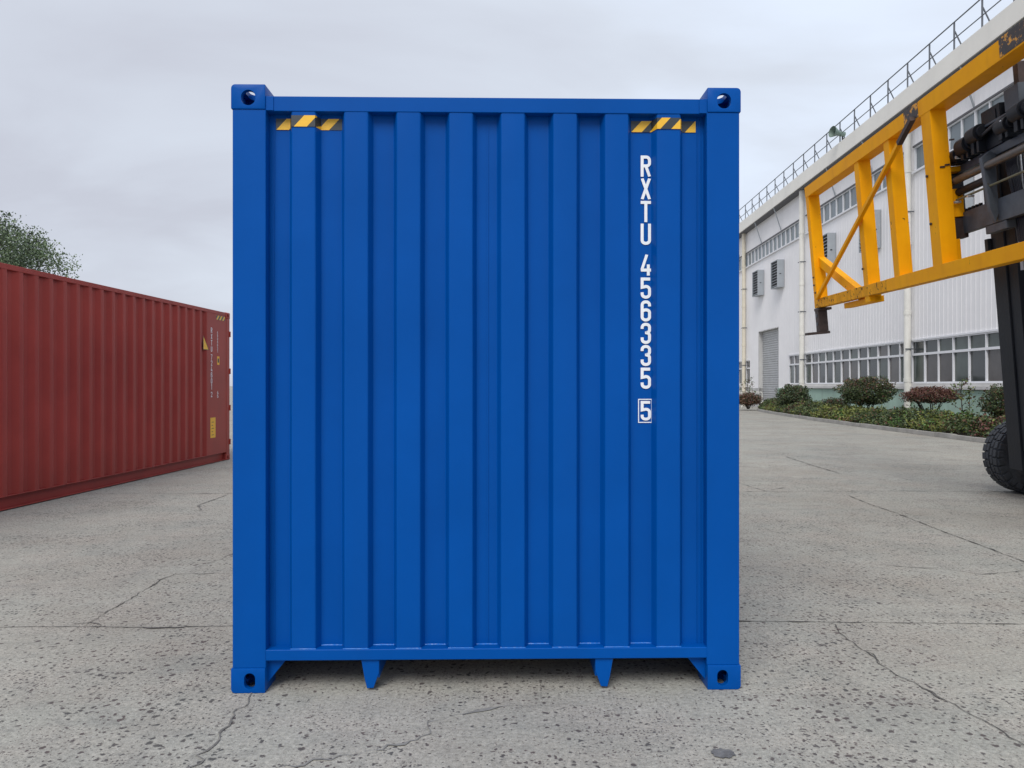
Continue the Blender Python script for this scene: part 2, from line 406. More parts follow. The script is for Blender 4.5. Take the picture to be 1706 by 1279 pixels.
# unit cell: x 0..1 (glyph width incl. stroke), y 0..2 ; stroke centred, half width h
h_ = 0.143
L0, R0, B0, T0 = h_, 1 - h_, h_, 2 - h_
GLYPH = {
 'R': [[(L0, 0), (L0, T0), (0.55, T0)] + arc(0.55, 1.5, R0 - .55, T0 - 1.5, 90, 0) + arc(0.55, 1.28, R0 - .55, 0.26, 0, -90) + [(L0, 1.02)], [(0.5, 1.02), (R0, 0)]],
 'X': [[(L0, 0), (R0, 2)], [(R0, 0), (L0, 2)]],
 'T': [[(0.0, T0), (1.0, T0)], [(0.5, T0), (0.5, 0)]],
 'U': [[(L0, 2), (L0, 0.42)] + arc(0.5, 0.42, R0 - .5, 0.42 - B0, 180, 360, 8) + [(R0, 2)]],
 '4': [[(0.60, 2), (L0 - .02, 0.62), (L0, 0.52), (1.0, 0.52)], [(0.74, 1.05), (0.74, 0)]],
 '5': [[(0.92, T0), (L0, T0), (L0, 1.08), (0.5, 1.16)] + arc(0.5, 0.86, R0 - .5, 0.30, 90, 0) + [(R0, 0.42)] + arc(0.5, 0.42, R0 - .5, 0.42 - B0, 0, -180, 8) + [(L0, 0.60)]],
 '6': [[(R0, 1.42), (R0, 1.58)] + arc(0.5, 1.58, R0 - .5, T0 - 1.58, 0, 180, 8) + [(L0, 0.42)] + arc(0.5, 0.42, R0 - .5, 0.42 - B0, 180, 360, 8) + [(R0, 0.86)] + arc(0.5, 0.86, R0 - .5, 0.24, 0, 180, 8)],
 '3': [[(L0, 1.42), (L0, 1.58)] + arc(0.5, 1.58, R0 - .5, T0 - 1.58, 180, 0, 8) + [(R0, 1.30)] + arc(0.5, 1.30, R0 - .5, 0.24, 0, -80, 4) + arc(0.5, 0.82, R0 - .5, 0.24, 80, 0, 4) + [(R0, 0.42)] + arc(0.5, 0.42, R0 - .5, 0.42 - B0, 0, -180, 8) + [(L0, 0.62)]],
 '7': [[(0, T0), (R0, T0), (0.4, 0)]],
 '2': [[(L0, 1.45), (L0, 1.58)] + arc(0.5, 1.58, R0 - .5, T0 - 1.58, 180, 0, 8) + [(R0, 1.25), (L0, B0), (1, B0)]],
 '0': [[(L0, 1.0), (L0, 0.42)] + arc(0.5, 0.42, R0 - .5, 0.42 - B0, 180, 360, 8) + [(R0, 1.58)] + arc(0.5, 1.58, R0 - .5, T0 - 1.58, 0, 180, 8) + [(L0, 1.0)]],
 '1': [[(0.25, 1.6), (0.55, 1.95)], [(0.6, 2), (0.6, 0)]],
}
def stroke_quads(line, h):
    pts = [Vector(p) for p in line]; out_ = []
    pts = [p for i, p in enumerate(pts) if i == 0 or (p - pts[i - 1]).length > 1e-4]
    L, Rr = [], []
    for i, p in enumerate(pts):
        if i == 0: d = (pts[1] - p).normalized(); n = Vector((-d.y, d.x)); k = 1
        elif i == len(pts) - 1: d = (p - pts[i - 1]).normalized(); n = Vector((-d.y, d.x)); k = 1
        else:
            d1 = (p - pts[i - 1]).normalized(); d2 = (pts[i + 1] - p).normalized()
            n1_ = Vector((-d1.y, d1.x)); n2_ = Vector((-d2.y, d2.x)); n = (n1_ + n2_).normalized(); k = min(2.0, 1 / max(0.3, n.dot(n1_)))
        L.append(p + n * h * k); Rr.append(p - n * h * k)
    for i in range(len(pts) - 1): out_.append((L[i], L[i + 1], Rr[i + 1], Rr[i]))
    return out_
def add_glyph(mb, ch, place, w, hgt, th=0.0006):
    """place(u, v, d): point on the surface, u right, v up, d outward; glyph lower-left at u=v=0"""
    for li, line in enumerate(GLYPH[ch]):
        hh = h_ if ch != 'X' else 0.148
        for qi, q in enumerate(stroke_quads(line, hh)):
            q2 = [(min(1, max(0, p.x)) * w, min(2, max(0, p.y)) * hgt / 2) for p in q]
            d = th * (1 + 0.5 * li) + qi * 1.5e-5
            mb.add([place(u, v, d) for u, v in q2], [(0, 1, 2, 3)])

# ------------------------------------------------------------------ corner casting
def make_casting_variants():
    def temp(bm_):
        me = bpy.data.meshes.new('tmp'); bm_.to_mesh(me); bm_.free(); o = bpy.data.objects.new('tmp', me); C.objects.link(o); return o
    W_, D_, H_ = 0.162, 0.178, 0.118
    def block(x0, x1, y0, y1, z0, z1, bev=0.0):
        b = bmesh.new(); bmesh.ops.create_cube(b, size=1)
        for v in b.verts: v.co = Vector(((x0 + x1) / 2 + v.co.x * (x1 - x0), (y0 + y1) / 2 + v.co.y * (y1 - y0), (z0 + z1) / 2 + v.co.z * (z1 - z0)))
        if bev:
            es = [e_ for e_ in b.edges]
            corner = [e_ for e_ in es if sum(1 for v in e_.verts if v.co.x < x0 + 1e-4) == 2 or sum(1 for v in e_.verts if v.co.z < z0 + 1e-4) == 2 or sum(1 for v in e_.verts if v.co.y < y0 + 1e-4) == 2]
            rad = [e_ for e_ in es if all(abs(v.co.x - x0) < 1e-4 and abs(v.co.z - z0) < 1e-4 for v in e_.verts)]
            bmesh.ops.bevel(b, geom=rad, offset=0.020, segments=5, profile=0.5, affect='EDGES')
            es = [e_ for e_ in b.edges if e_.calc_face_angle(0) > R(40)]
            bmesh.ops.bevel(b, geom=es, offset=0.004, segments=2, profile=0.5, affect='EDGES')
        return temp(b)
    def stadium(cx, cy, rx, ry, axis):
        b = bmesh.new(); n = 28; ring = []
        s_ = max(0, ry - rx); s2 = max(0, rx - ry); r = min(rx, ry)
        for k in range(n):
            a = 2 * math.pi * (k + .5) / n
            ring.append((cx + r * math.cos(a) + (s2 if math.cos(a) > 0 else -s2), cy + r * math.sin(a) + (s_ if math.sin(a) > 0 else -s_)))
        P = {'y': lambda u, v, a: (u, a, v), 'x': lambda u, v, a: (a, u, v), 'z': lambda u, v, a: (u, v, a)}[axis]
        va = [b.verts.new(P(u, v, -0.05)) for u, v in ring]; vb = [b.verts.new(P(u, v, 0.06)) for u, v in ring]
        b.faces.new(va); b.faces.new(list(reversed(vb)))
        for k in range(n): b.faces.new((va[k], vb[k], vb[(k + 1) % n], va[(k + 1) % n]))
        bmesh.ops.recalc_face_normals(b, faces=b.faces)
        return temp(b)
    res = {}
    for kind in ('bottom', 'top'):
        base = block(0, W_, 0, D_, 0, H_, 1)
        cut = [block(0.028, W_ - 0.022, 0.028, D_ - 0.022, 0.026, H_ - 0.012)]
        if kind == 'bottom': cut += [stadium(0.089, 0.058, 0.0265, 0.038, 'y'), stadium(0.095, 0.058, 0.0265, 0.038, 'x')]
        else: cut += [stadium(0.082, 0.064, 0.034, 0.037, 'y'), stadium(0.095, 0.064, 0.034, 0.037, 'x')]
        cut += [stadium(0.085, 0.09, 0.032, 0.060, 'z')]
        for c in cut:
            md = base.modifiers.new('b', 'BOOLEAN'); md.operation = 'DIFFERENCE'; md.object = c; md.solver = 'EXACT'
        dg = bpy.context.evaluated_depsgraph_get(); dg.update()
        me = bpy.data.meshes.new_from_object(base.evaluated_get(dg))
        for o in [base] + cut: bpy.data.objects.remove(o)
        res[kind] = me
    return res
CAST = make_casting_variants()
def casting_mesh(kind, sx, sy, sz, m):
    me = CAST[kind].copy(); b = bmesh.new(); b.from_mesh(me)
    for v in b.verts: v.co = Vector((v.co.x * sx, v.co.y * sy, v.co.z * sz))
    if sx * sy * sz < 0: bmesh.ops.reverse_faces(b, faces=b.faces)
    b.to_mesh(me); b.free(); me.materials.clear(); me.materials.append(m)
    for p in me.polygons: p.material_index = 0
    me.polygons.foreach_set('use_smooth', [True] * len(me.polygons)); me.set_sharp_from_angle(angle=R(30))
    return me

# ------------------------------------------------------------------ shipping container
CL, CW, CH = 12.192, 1.219, 2.896
YO, DP = 0.018, 0.050           # end panel outer face, corrugation depth
def end_profile():
    pts = [(-1.075, YO + DP), (-0.9367 - 0.018, YO + DP)]
    x = -0.9367
    for k in range(8):
        pts += [(x, YO), (x + 0.113, YO)]
        if k < 7: pts += [(x + 0.131, YO + DP), (x + 0.2505 - 0.018, YO + DP)]
        x += 0.2505
        if k == 7: x -= 0.2505
    pts += [(x + 0.131, YO + DP), (1.075, YO + DP)]
    return pts
def sheet(mb, prof, z0, z1, P, th=0.003, sgn=1):
    """extrude a profile vertically; P(u, depth, z); back face th deeper"""
    n = len(prof)
    vs = [P(u, d, z0) for u, d in prof] + [P(u, d, z1) for u, d in prof] + [P(u, d + th, z0) for u, d in prof] + [P(u, d + th, z1) for u, d in prof]
    fs = []
    for i in range(n - 1):
        fs.append((i, i + 1, n + i + 1, n + i)); fs.append((2 * n + i + 1, 2 * n + i, 3 * n + i, 3 * n + i + 1))
        fs.append((i + 1, i, 2 * n + i, 2 * n + i + 1)); fs.append((n + i, n + i + 1, 3 * n + i + 1, 3 * n + i))
    mb.add(vs, fs)
def side_profile(flat_end):
    """(y, depth) along the side from front post to door post"""
    y = 0.10; pts = [(y, 0.0), (0.42, 0.0)]; y = 0.42
    while y + 0.278 < CL - flat_end:
        pts += [(y + 0.068, 0.041), (y + 0.138, 0.041), (y + 0.206, 0.0), (y + 0.278, 0.0)]; y += 0.278
    pts += [(CL - 0.14, 0.0)]
    return pts
def make_container(name, paint, label, loc, rz, flat_end):
    t = thing(name, label, 'shipping container', loc, rz, None)
    # corner castings
    for sx in (-1, 1):
        for (yy, sy) in ((0, 1), (CL, -1)):
            for (z, sz, k) in ((0, 1, 'bottom'), (CH, -1, 'top')):
                o = link_mesh('corner_casting', casting_mesh(k, -sx, sy, sz, paint), t, (sx * CW, yy, z))
    # posts
    for sx in (-1, 1):
        m = MB(); m.box(sx * 1.055, sx * 1.2135, 0.0055, 0.150, 0.116, CH - 0.116); m.build('front_post', paint, t, 0.006, 3)
        m = MB(); m.box(sx * 1.08, sx * 1.2135, CL - 0.155, CL - 0.004, 0.116, CH - 0.116); m.build('door_post', paint, t, 0.006, 3)
    # front header + gussets of the header
    m = MB(); m.box(-1.062, 1.062, 0.014, 0.110, 2.773, 2.845); m.build('front_header', paint, t, 0.004)
    m = MB()
    m.box(-1.08, 1.08, 0.125, 0.30, 2.840, 2.884)
    for sx in (-1, 1): m.box(sx * 1.020, sx * 1.070, 0.009, 0.016, 2.775, 2.843)
    each(m, 'header_plate', paint, t, bevel=0.002)
    # front sill, gussets, tunnel tabs
    m = MB(); m.box(-1.062, 1.062, 0.009, 0.120, 0.150, 0.203)
    m.build('front_sill', paint, t, 0.005, 3)
    m = MB()
    for sx in (-1, 1):
        m.prism([(sx * 1.060, 0.152), (sx * 0.962, 0.152), (sx * 1.060, 0.030)], 'y', 0.050, 0.062)
        m.prism([(sx * 1.060, 0.152), (sx * 0.962, 0.152), (sx * 1.060, 0.030)], 'y', 0.130, 0.142)
    each(m, 'sill_gusset', paint, t, bevel=0.0015, seg=1)
    m = MB()
    for sx in (-1, 1):
        m.prism([(sx * 0.519, 0.1515), (sx * 0.521, 0.085), (sx * 0.546, 0.013), (sx * 0.578, 0.011), (sx * 0.590, 0.06), (sx * 0.606, 0.1515)], 'y', 0.022, 0.030)
        m.box(sx * 0.519, sx * 0.527, 0.030, 3.3, 0.06, 0.150)
        m.prism([(sx * 0.546, 0.013), (sx * 0.578, 0.011), (sx * 0.578, 0.015), (sx * 0.546, 0.017)], 'y', 0.024, 0.12)
    each(m, 'tunnel_plate', paint, t, bevel=0.0015, seg=1)
    # corrugated front wall
    m = MB(); sheet(m, smooth_profile(end_profile(), 0.008, 4), 0.200, 2.778, lambda u, d, z: (u, d, z))
    # seams: a narrow lap at the middle and near both posts
    for (a, b) in ((-0.003, 0.004), (-1.034, -1.030), (1.040, 1.044), (1.022, 1.025)):
        m.box(a, b, YO + DP - 0.0040, YO + DP + 0.001, 0.206, 2.77)
    fw_ = m.build('front_wall', paint, t, 0, ang=50)
    bm = bmesh.new(); bm.from_mesh(fw_.data)      # pressed steel is never quite flat: bow the sheet by a millimetre or two
    for k in range(1, 26):
        bmesh.ops.bisect_plane(bm, geom=bm.verts[:] + bm.edges[:] + bm.faces[:], plane_co=(0, 0, 0.2 + k * 0.099), plane_no=(0, 0, 1))
    for v in bm.verts:
        q = v.co
        v.co.y += 0.0022 * noise.noise(Vector((q.x * 2.1, 0, q.z * 1.6))) + 0.0010 * noise.noise(Vector((q.x * 7, 5, q.z * 4)))
        v.co.x += 0.0012 * noise.noise(Vector((q.x * 5, 9, q.z * 1.3)))
    bm.to_mesh(fw_.data); bm.free()
    # weld bead along the sill
    if paint == M['blue']:
        m = MB(); rnd = random.Random(5)
        pr = end_profile()
        for i in range(1, len(pr) - 2):
            a, b = pr[i], pr[i + 1]
            if abs(a[1] - b[1]) < 1e-5 and a[1] < YO + 0.01:
                m.tube([(a[0] - .004, a[1] - .002, 0.2035), ((a[0] + b[0]) / 2 + rnd.uniform(-.02, .02), a[1] - .003 - rnd.random() * .002, 0.2045), (b[0] + .004, b[1] - .002, 0.2035)], 0.0032, 6)
            elif abs(a[1] - b[1]) < 1e-5:
                m.tube([(a[0], a[1] - .002, 0.2045), ((a[0] + b[0]) / 2, a[1] - .003, 0.2055), (b[0], b[1] - .002, 0.2045)], 0.0045, 6)
        each(m, 'weld_bead', M['blue_weld'], t)
    # side walls
    XS = 1.2075
    for sx in (-1, 1):
        m = MB(); sheet(m, smooth_profile(side_profile(flat_end), 0.007, 3), 0.165, CH - 0.066, lambda u, d, z, sx=sx: (sx * (XS - d), u, z))
        m.build('side_wall', paint, t, 0, ang=50)
        m = MB(); m.box(sx * 1.155, sx * 1.2125, 0.17, CL - 0.17, CH - 0.071, CH - 0.008); m.build('top_rail', paint, t, 0.005, 2)
        m = MB()
        m.box(sx * 1.15, sx * 1.2125, 0.16, CL - 0.16, 0.162, 0.168)
        m.box(sx * 1.150, sx * 1.156, 0.16, CL - 0.16, 0.020, 0.162)
        m.box(sx * 1.15, sx * 1.2125, 0.16, CL - 0.16, 0.012, 0.020)
        m.build('bottom_rail', paint, t, 0.0015, 1)
    # roof (corrugated across)
    m = MB(); prof = []
    y = 0.28
    while y < CL - 0.25: prof += [(y, 0.0), (y + .05, 0.0), (y + .07, -0.018), (y + .15, -0.018), (y + .17, 0.0)]; y += .209
    n = len(prof)
    vs = [(-1.16, a, CH - 0.012 + b) for a, b in prof] + [(1.16, a, CH - 0.012 + b) for a, b in prof]
    m.add(vs, [(i, i + 1, n + i + 1, n + i) for i in range(n - 1)])
    m.build('roof', paint, t, recalc=False)
    # floor and cross members
    m = MB(); m.box(-1.15, 1.15, 0.12, CL - 0.1, 0.150, 0.178); m.build('floor', M['wood'], t)
    m = MB()
    for k in range(38):
        yy = 0.4 + k * 0.305
        for (a, b) in (((-1.148, -0.53), (0.53, 1.148)) if yy < 3.4 else ((-1.148, 1.148),)): m.box(a, b, yy, yy + .045, 0.030, 0.149)
    each(m, 'cross_member', paint, t)
    # door end
    m = MB(); m.box(-1.10, 1.10, CL - 0.12, CL - 0.01, 2.765, 2.880); m.build('door_header', paint, t, 0.004)
    m = MB(); m.box(-1.10, 1.10, CL - 0.15, CL - 0.01, 0.015, 0.165); m.build('door_sill', paint, t, 0.004)
    for sx in (-1, 1):
        m = MB(); pts = [(0.03, 0), (0.10, 0)]
        for k in range(3): pts += [(0.12 + k * .32, 0.036), (0.26 + k * .32, 0.036), (0.28 + k * .32, 0.0), (0.42 + k * .32, 0)]
        sheet(m, [(u, d) for u, d in pts if u < 1.075], 0.20, 2.74, lambda u, d, z, sx=sx: (sx * u, CL - 0.03 - d, z))
        for (a, b, c, d) in ((0.008, 0.07, 0.17, 2.76), (1.03, 1.09, 0.17, 2.76), (0.07, 1.03, 0.17, 0.25), (0.07, 1.03, 2.69, 2.76)): m.box(sx * a, sx * b, CL - 0.05, CL - 0.02, c, d)
        dr = m.build('door', paint, t, 0)
        for xx in (0.30, 0.80):
            m = MB(); m.tube([(sx * xx, CL + 0.012, 0.10), (sx * xx, CL + 0.012, 2.83)], 0.017, 10)
            for z in (0.35, 1.0, 1.75, 2.5): m.box(sx * (xx - .04), sx * (xx + .04), CL - 0.02, CL + 0.022, z, z + .05)
            m.build('locking_rod', M['galv'], dr)
        for z in (0.35, 1.02, 1.74, 2.47):
            m = MB(); m.box(sx * 1.05, sx * 1.232, CL - 0.018, CL + 0.006, z - .04, z + .04); m.tube([(sx * 1.215, CL + 0.006, z - .05), (sx * 1.215, CL + 0.006, z + .06)], 0.017, 8)
            m.build('hinge', paint, dr)
    return t, XS

def uv_strip(name, cols, z0, z1, P, m, parent, s0):
    """tape following a polyline cols=(u,d); UV = metres"""
    b = bmesh.new(); uvl = b.loops.layers.uv.new('UVMap'); s = s0; prev = None; pr = None
    for (u, d) in cols:
        if pr: s += math.hypot(u - pr[0], d - pr[1])
        cur = (b.verts.new(P(u, d, z0)), b.verts.new(P(u, d, z1)), s)
        if prev:
            f = b.faces.new((prev[0], cur[0], cur[1], prev[1]))
            for l, (a, c) in zip(f.loops, ((prev[2], 0), (cur[2], 0), (cur[2], z1 - z0), (prev[2], z1 - z0))): l[uvl].uv = (a, c)
        prev = cur; pr = (u, d)
    me = bpy.data.meshes.new(name); b.to_mesh(me); b.free(); me.materials.append(m)
    return link_mesh(name, me, parent)

# ---- the blue container
blue, _ = make_container('shipping_container', M['blue'], 'tall bright blue container standing end-on, lettered RXTU 456335', (-0.117, 3.672, 0), R(1.10), 0.45)
PF = lambda u, d, z: (u, d - 0.0035, z)
prof = end_profile()
def sub_profile(a, b):
    o = []
    def dep(x):
        for (x0, d0), (x1, d1) in zip(prof, prof[1:]):
            if x0 <= x <= x1: return d0 + (d1 - d0) * (x - x0) / max(1e-9, x1 - x0)
        return YO + DP
    return [(a, dep(a))] + [p for p in prof if a < p[0] < b] + [(b, dep(b))]
def dep_at(x):
    for (x0, d0), (x1, d1) in zip(prof, prof[1:]):
        if x0 <= x <= x1: return d0 + (d1 - d0) * (x - x0) / max(1e-9, x1 - x0)
    return YO + DP
def hazard_tape(xa, xb, stripes, z0, z1):
    mb = MB(); cols = [(xa, dep_at(xa))] + [p for p in prof if xa < p[0] < xb] + [(xb, dep_at(xb))]
    n = len(cols)
    mb.add([PF(u, d, z0) for u, d in cols] + [PF(u, d, z1) for u, d in cols], [(i, i + 1, n + i + 1, n + i) for i in range(n - 1)])
    rows = 27
    for (a, b, lim) in stripes:
        for r in range(rows):
            t = (r + .5) / rows; x0, x1 = max(xa, a + .05 * t), min(xb, lim, b + .05 * t)
            if x1 <= x0: continue
            cs = [x0] + [p[0] for p in prof if x0 < p[0] < x1] + [x1]
            za_, zb2 = z0 + (z1 - z0) * r / rows, z0 + (z1 - z0) * (r + 1) / rows
            k = len(cs)
            mb.add([(x, dep_at(x) - .0041, za_) for x in cs] + [(x, dep_at(x) - .0041, zb2) for x in cs], [(i, i + 1, k + i + 1, k + i) for i in range(k - 1)], 1)
    mb.build('hazard_tape', [M['tape_black'], M['tape_yellow']], blue, smooth=False, recalc=False)
M['tape_black'] = mat('tape_dark', (0.028, 0.034, 0.040), 0.4); M['tape_yellow'] = mat('tape_yellow', (0.80, 0.45, 0.025), 0.4, var=.05, vscale=30)
hazard_tape(-1.024, -0.705, [(-1.022, -.962, -.953), (-.925, -.863, -.818), (-.822, -.768, 0)], 2.700, 2.754)
hazard_tape(0.699, 1.016, [(.701, .752, .81), (.790, .832, 1), (.885, .940, .945), (.963, 1.03, 2)], 2.700, 2.754)
m = MB()
def line_z(py): return EYE + (642 - py) * 3.755 / FX
gw, gh = 0.0505, 0.1035
xg = 0.7465
ys = {'R': 294.5, 'X': 332.4, 'T': 370, 'U': 407.9}
seq = [('R', 294.5), ('X', 332.3), ('T', 370), ('U', 407.9), ('4', 459), ('5', 497.5), ('6', 535.4), ('3', 572.8), ('3', 609.6), ('5', 647.5)]
for ch, yb in seq:
    add_glyph(m, ch, lambda u, v, d, zb=line_z(yb): (xg + u, YO + DP - 0.0035 - d, zb + v), gw, gh)
zb = line_z(700.3)
add_glyph(m, '5', lambda u, v, d: (xg + u, YO + DP - 0.0035 - d, zb + v), gw, 0.096)
x0, x1, z0, z1 = xg - 0.0125, xg + 0.056, line_z(704), line_z(664.2)
lw = 0.0045
for (a, b, c, d) in ((x0, x1, z0, z0 + lw), (x0, x1, z1 - lw, z1), (x0, x0 + lw, z0 + lw, z1 - lw), (x1 - lw, x1, z0 + lw, z1 - lw)):
    m.add([(a, YO + DP - 0.0042, c), (b, YO + DP - 0.0042, c), (b, YO + DP - 0.0042, d), (a, YO + DP - 0.0042, d)], [(0, 1, 2, 3)])
m.build('lettering', M['white'], blue, smooth=False, recalc=False)

# ---- the red container
RZ = R(-3.0)
red, XS = make_container('shipping_container', M['red'], 'long dark red container seen along its side, left of the blue one', (-7.435, 3.089, 0), RZ, 0.75)
SP = lambda u, d, z: (XS - d + 0.0014, u, z)     # u along the side
uv_strip('hazard_tape', [(CL - 0.60, 0), (CL - 0.22, 0)], 2.72, 2.80, SP, M['tape'], red, 0)
def py2z(py, Y): return EYE + (642 - py) * Y / FX
yt = CL - 0.83
m = MB()
def sideplace(u0, zb): return lambda u, v, d: (XS + 0.001 + d, u0 + u, zb + v)
zt = 2.55
for ch in 'RXTU': add_glyph(m, ch, sideplace(yt, zt - 0.10), 0.06, 0.10); zt -= 0.118
zt -= 0.03
for ch in '724601': add_glyph(m, ch, sideplace(yt, zt - 0.10), 0.06, 0.10); zt -= 0.112
zt -= 0.03
add_glyph(m, '2', sideplace(yt, zt - 0.10), 0.06, 0.10)
yb2 = yt + 0.27; zt = 2.5
for k in range(7):
    add_glyph(m, '4500631'[k], sideplace(yb2, zt - 0.05), 0.035, 0.05); zt -= 0.06
for k in range(2):
    add_glyph(m, '45'[k], sideplace(yb2, 1.30 - .07 * k), 0.05, 0.06)
m.build('lettering', M['white'], red, smooth=False, recalc=False)
m = MB()
def sq(mb, u0, u1, z0, z1, d, mi=0): mb.add([(XS + d, u0, z0), (XS + d, u1, z0), (XS + d, u1, z1), (XS + d, u0, z1)], [(0, 1, 2, 3)], mi)
sq(m, yt - 0.02, yt + 0.20, 0.48, 0.86, 0.0015)
for k in range(5): sq(m, yt + 0.03, yt + 0.13 - .04 * (k % 2), 0.53 + k * .06, 0.540 + k * .06, 0.0022, 1)
m.build('warning_label', [M['yellow_label'], M['black_label']], red, smooth=False, recalc=False)
m = MB(); sq(m, yb2, yb2 + 0.10, 1.86, 2.02, 0.0015); sq(m, yb2 + .02, yb2 + 0.08, 1.90, 1.98, 0.0022, 1)
m.build('height_label', [M['yellow_label'], M['black_label']], red, smooth=False, recalc=False)
m = MB(); a = yt - 0.30
m.add([(XS + .0015, a, 2.13), (XS + .0015, a + .20, 2.13), (XS + .0015, a, 2.36)], [(0, 1, 2)])
m.add([(XS + .0010, a - .02, 2.12), (XS + .0010, a + .235, 2.12), (XS + .0010, a - .02, 2.39)], [(0, 1, 2)], 1)
m.build('warning_triangle', [M['yellow_label'], M['black_label']], red, smooth=False, recalc=False)

# ------------------------------------------------------------------ ground
m = MB()
m.add([(-900, -600, 0), (900, -600, 0), (900, 1500, 0), (-900, 1500, 0)], [(0, 1, 2, 3)])
g = m.build('concrete_ground', M['ground'], smooth=False, recalc=False); tag(g, kind='structure')
def crack(name, pts, w0, m_, z=0.004, jit=0.012, seed=1, taper=True, floor=0.28):
    rnd = random.Random(seed); P = [Vector(G(*p)) for p in pts]; L = []
    for a, b in zip(P, P[1:]):
        n = max(2, int((b - a).length / 0.03)); 
        for k in range(n): L.append(a.lerp(b, k / n))
    L.append(P[-1]); out_v = []; nn = len(L)
    for i, p in enumerate(L):
        d = (L[min(nn - 1, i + 1)] - L[max(0, i - 1)]).normalized(); n_ = Vector((-d.y, d.x))
        q = p + n_ * (noise.noise(Vector((i * .35, seed, 0))) * jit * 1.6 + rnd.uniform(-1, 1) * jit * .25)
        q += n_ * (noise.noise(Vector((i * 1.3, seed + 2, 4))) * jit * .7)
        ww = w0 * max(floor, 0.42 + 1.7 * noise.noise(Vector((i * .19, seed + 5, 0)))) * rnd.uniform(.55, 1.25)
        if taper: ww *= min(1, (i + 1) / 6, (nn - i) / 6)
        out_v += [(q.x + n_.x * ww / 2, q.y + n_.y * ww / 2, z), (q.x - n_.x * ww / 2, q.y - n_.y * ww / 2, z)]
    mb = MB(); mb.add(out_v, [(2 * i, 2 * i + 1, 2 * i + 3, 2 * i + 2) for i in range(nn - 1)])
    o = mb.build(name, m_, smooth=False, recalc=False); tag(o, kind='structure'); return o
crack('ground_joint', [(-500, 1047), (0, 1045), (140, 1044), (270, 1046), (387, 1043), (800, 1039), (1233, 1035), (1400, 1037), (1706, 1040), (2200, 1044)], 0.012, M['crack'], jit=0.005, seed=2, floor=.5)
crack('ground_joint', [(200, 1045), (250, 1047), (300, 1046), (340, 1044)], 0.03, M['crack'], seed=22, z=0.005, jit=.02)
crack('ground_joint', [(-200, 823), (380, 822), (1233, 819), (1380, 818), (1706, 819), (2200, 821)], 0.022, M['crack_soft'], jit=0.006, seed=3, floor=.5)
crack('ground_joint', [(1440, 938), (1500, 944), (1575, 948), (1634, 957), (1706, 951), (1900, 953)], 0.018, M['crack_soft'], seed=4)
crack('ground_crack', [(120, 1052), (140, 1043), (170, 1025), (230, 990), (270, 965), (290, 957), (380, 955), (500, 950)], 0.014, M['crack'], seed=5, z=0.0045)
crack('ground_crack', [(310, 950), (345, 940), (375, 928), (440, 905)], 0.010, M['crack_soft'], seed=6)
crack('ground_crack', [(1369, 1036), (1392, 1041), (1398.5, 1054), (1413, 1066), (1428, 1077), (1453, 1090), (1472, 1113), (1500, 1127), (1546, 1151), (1588, 1174), (1617, 1191), (1655, 1207), (1681, 1229), (1706, 1243), (1800, 1285)], 0.013, M['crack'], seed=7, z=0.0045, floor=.4)
crack('ground_crack', [(1440, 1084), (1455, 1095), (1465, 1108)], 0.03, M['crack'], seed=17, z=0.005)
crack('ground_crack', [(1310, 761), (1356, 776), (1403, 790)], 0.038, M['crack'], seed=8, jit=.01)
crack('ground_crack', [(1409, 824), (1457, 843), (1491, 854), (1575, 887), (1638, 910), (1706, 936), (1850, 990)], 0.022, M['crack'], seed=9, z=0.0045, jit=.01)
crack('ground_crack', [(1200, 795), (1234, 805), (1251, 811), (1276, 818), (1314, 811)], 0.022, M['crack_soft'], seed=10, z=0.0045)
crack('ground_crack', [(450, 1130), (393, 1187), (380, 1210), (363, 1233), (327, 1273), (290, 1310)], 0.022, M['crack_soft'], seed=11, jit=.03)
crack('ground_crack', [(900, 1172), (858, 1176), (770, 1190), (717, 1205), (697, 1234), (624, 1252), (536, 1267), (477, 1275), (420, 1300)], 0.016, M['crack_faint'], seed=12, jit=.04, floor=.12)
crack('ground_crack', [(322, 851), (335, 850), (330, 842), (349, 835), (380, 824)], 0.04, M['crack_soft'], seed=13, z=0.0045)
crack('ground_crack', [(120, 1040), (150, 1038), (170, 1042)], 0.05, M['crack'], seed=14, z=0.0055)
# oil stain
cx, cy = G(1205, 1256); rnd = random.Random(3); pts = []
for k in range(28):
    a = 2 * math.pi * k / 28; r = 0.046 * (1 + 0.16 * rnd.uniform(-1, 1)); pts.append((cx + r * 1.0 * math.cos(a), cy + r * .85 * math.sin(a), 0.0045))
m = MB(); m.add(pts, [tuple(range(28))]); o = m.build('oil_stain', M['stain'], smooth=False, recalc=False); tag(o, kind='structure')

# ------------------------------------------------------------------ factory building
TB = 0.0352
fac = thing('factory_building', 'long white ribbed-metal factory hall with window bands behind the planting', 'building', (15.0, 0, 0), -math.atan(TB))
V0, V1 = 4.0, 80.0
openings = []
lowbays = [(46.1, 43.35), (43.35, 30.95), (30.95, 18.6), (18.6, 6.2)]
upbays = [(68, 56.1), (56.0, 44.3), (43.1, 31.1), (30.7, 18.8), (18.4, 6.4)]
openings += [(a, b, 1.55, 3.26) for b, a in lowbays] + [(54.6, 62.0, 1.55, 3.26)]
openings += [(a, b, 9.97, 10.97) for b, a in upbays]
openings += [(48.2, 52.5, 0.0, 5.10)]
def rib(v):
    f = (v % 0.30) / 0.30
    if f < 0.10: return -0.010
    if f < 0.16: return -0.010 * (0.16 - f) / 0.06
    if f < 0.94: return 0.0
    return -0.010 * (f - 0.94) / 0.06
vb = sorted(set([V0, V1] + [a for o_ in openings for a in o_[:2]])); zb_ = [1.30, 1.55, 3.26, 5.10, 9.97, 10.97, 12.9]
m = MB()
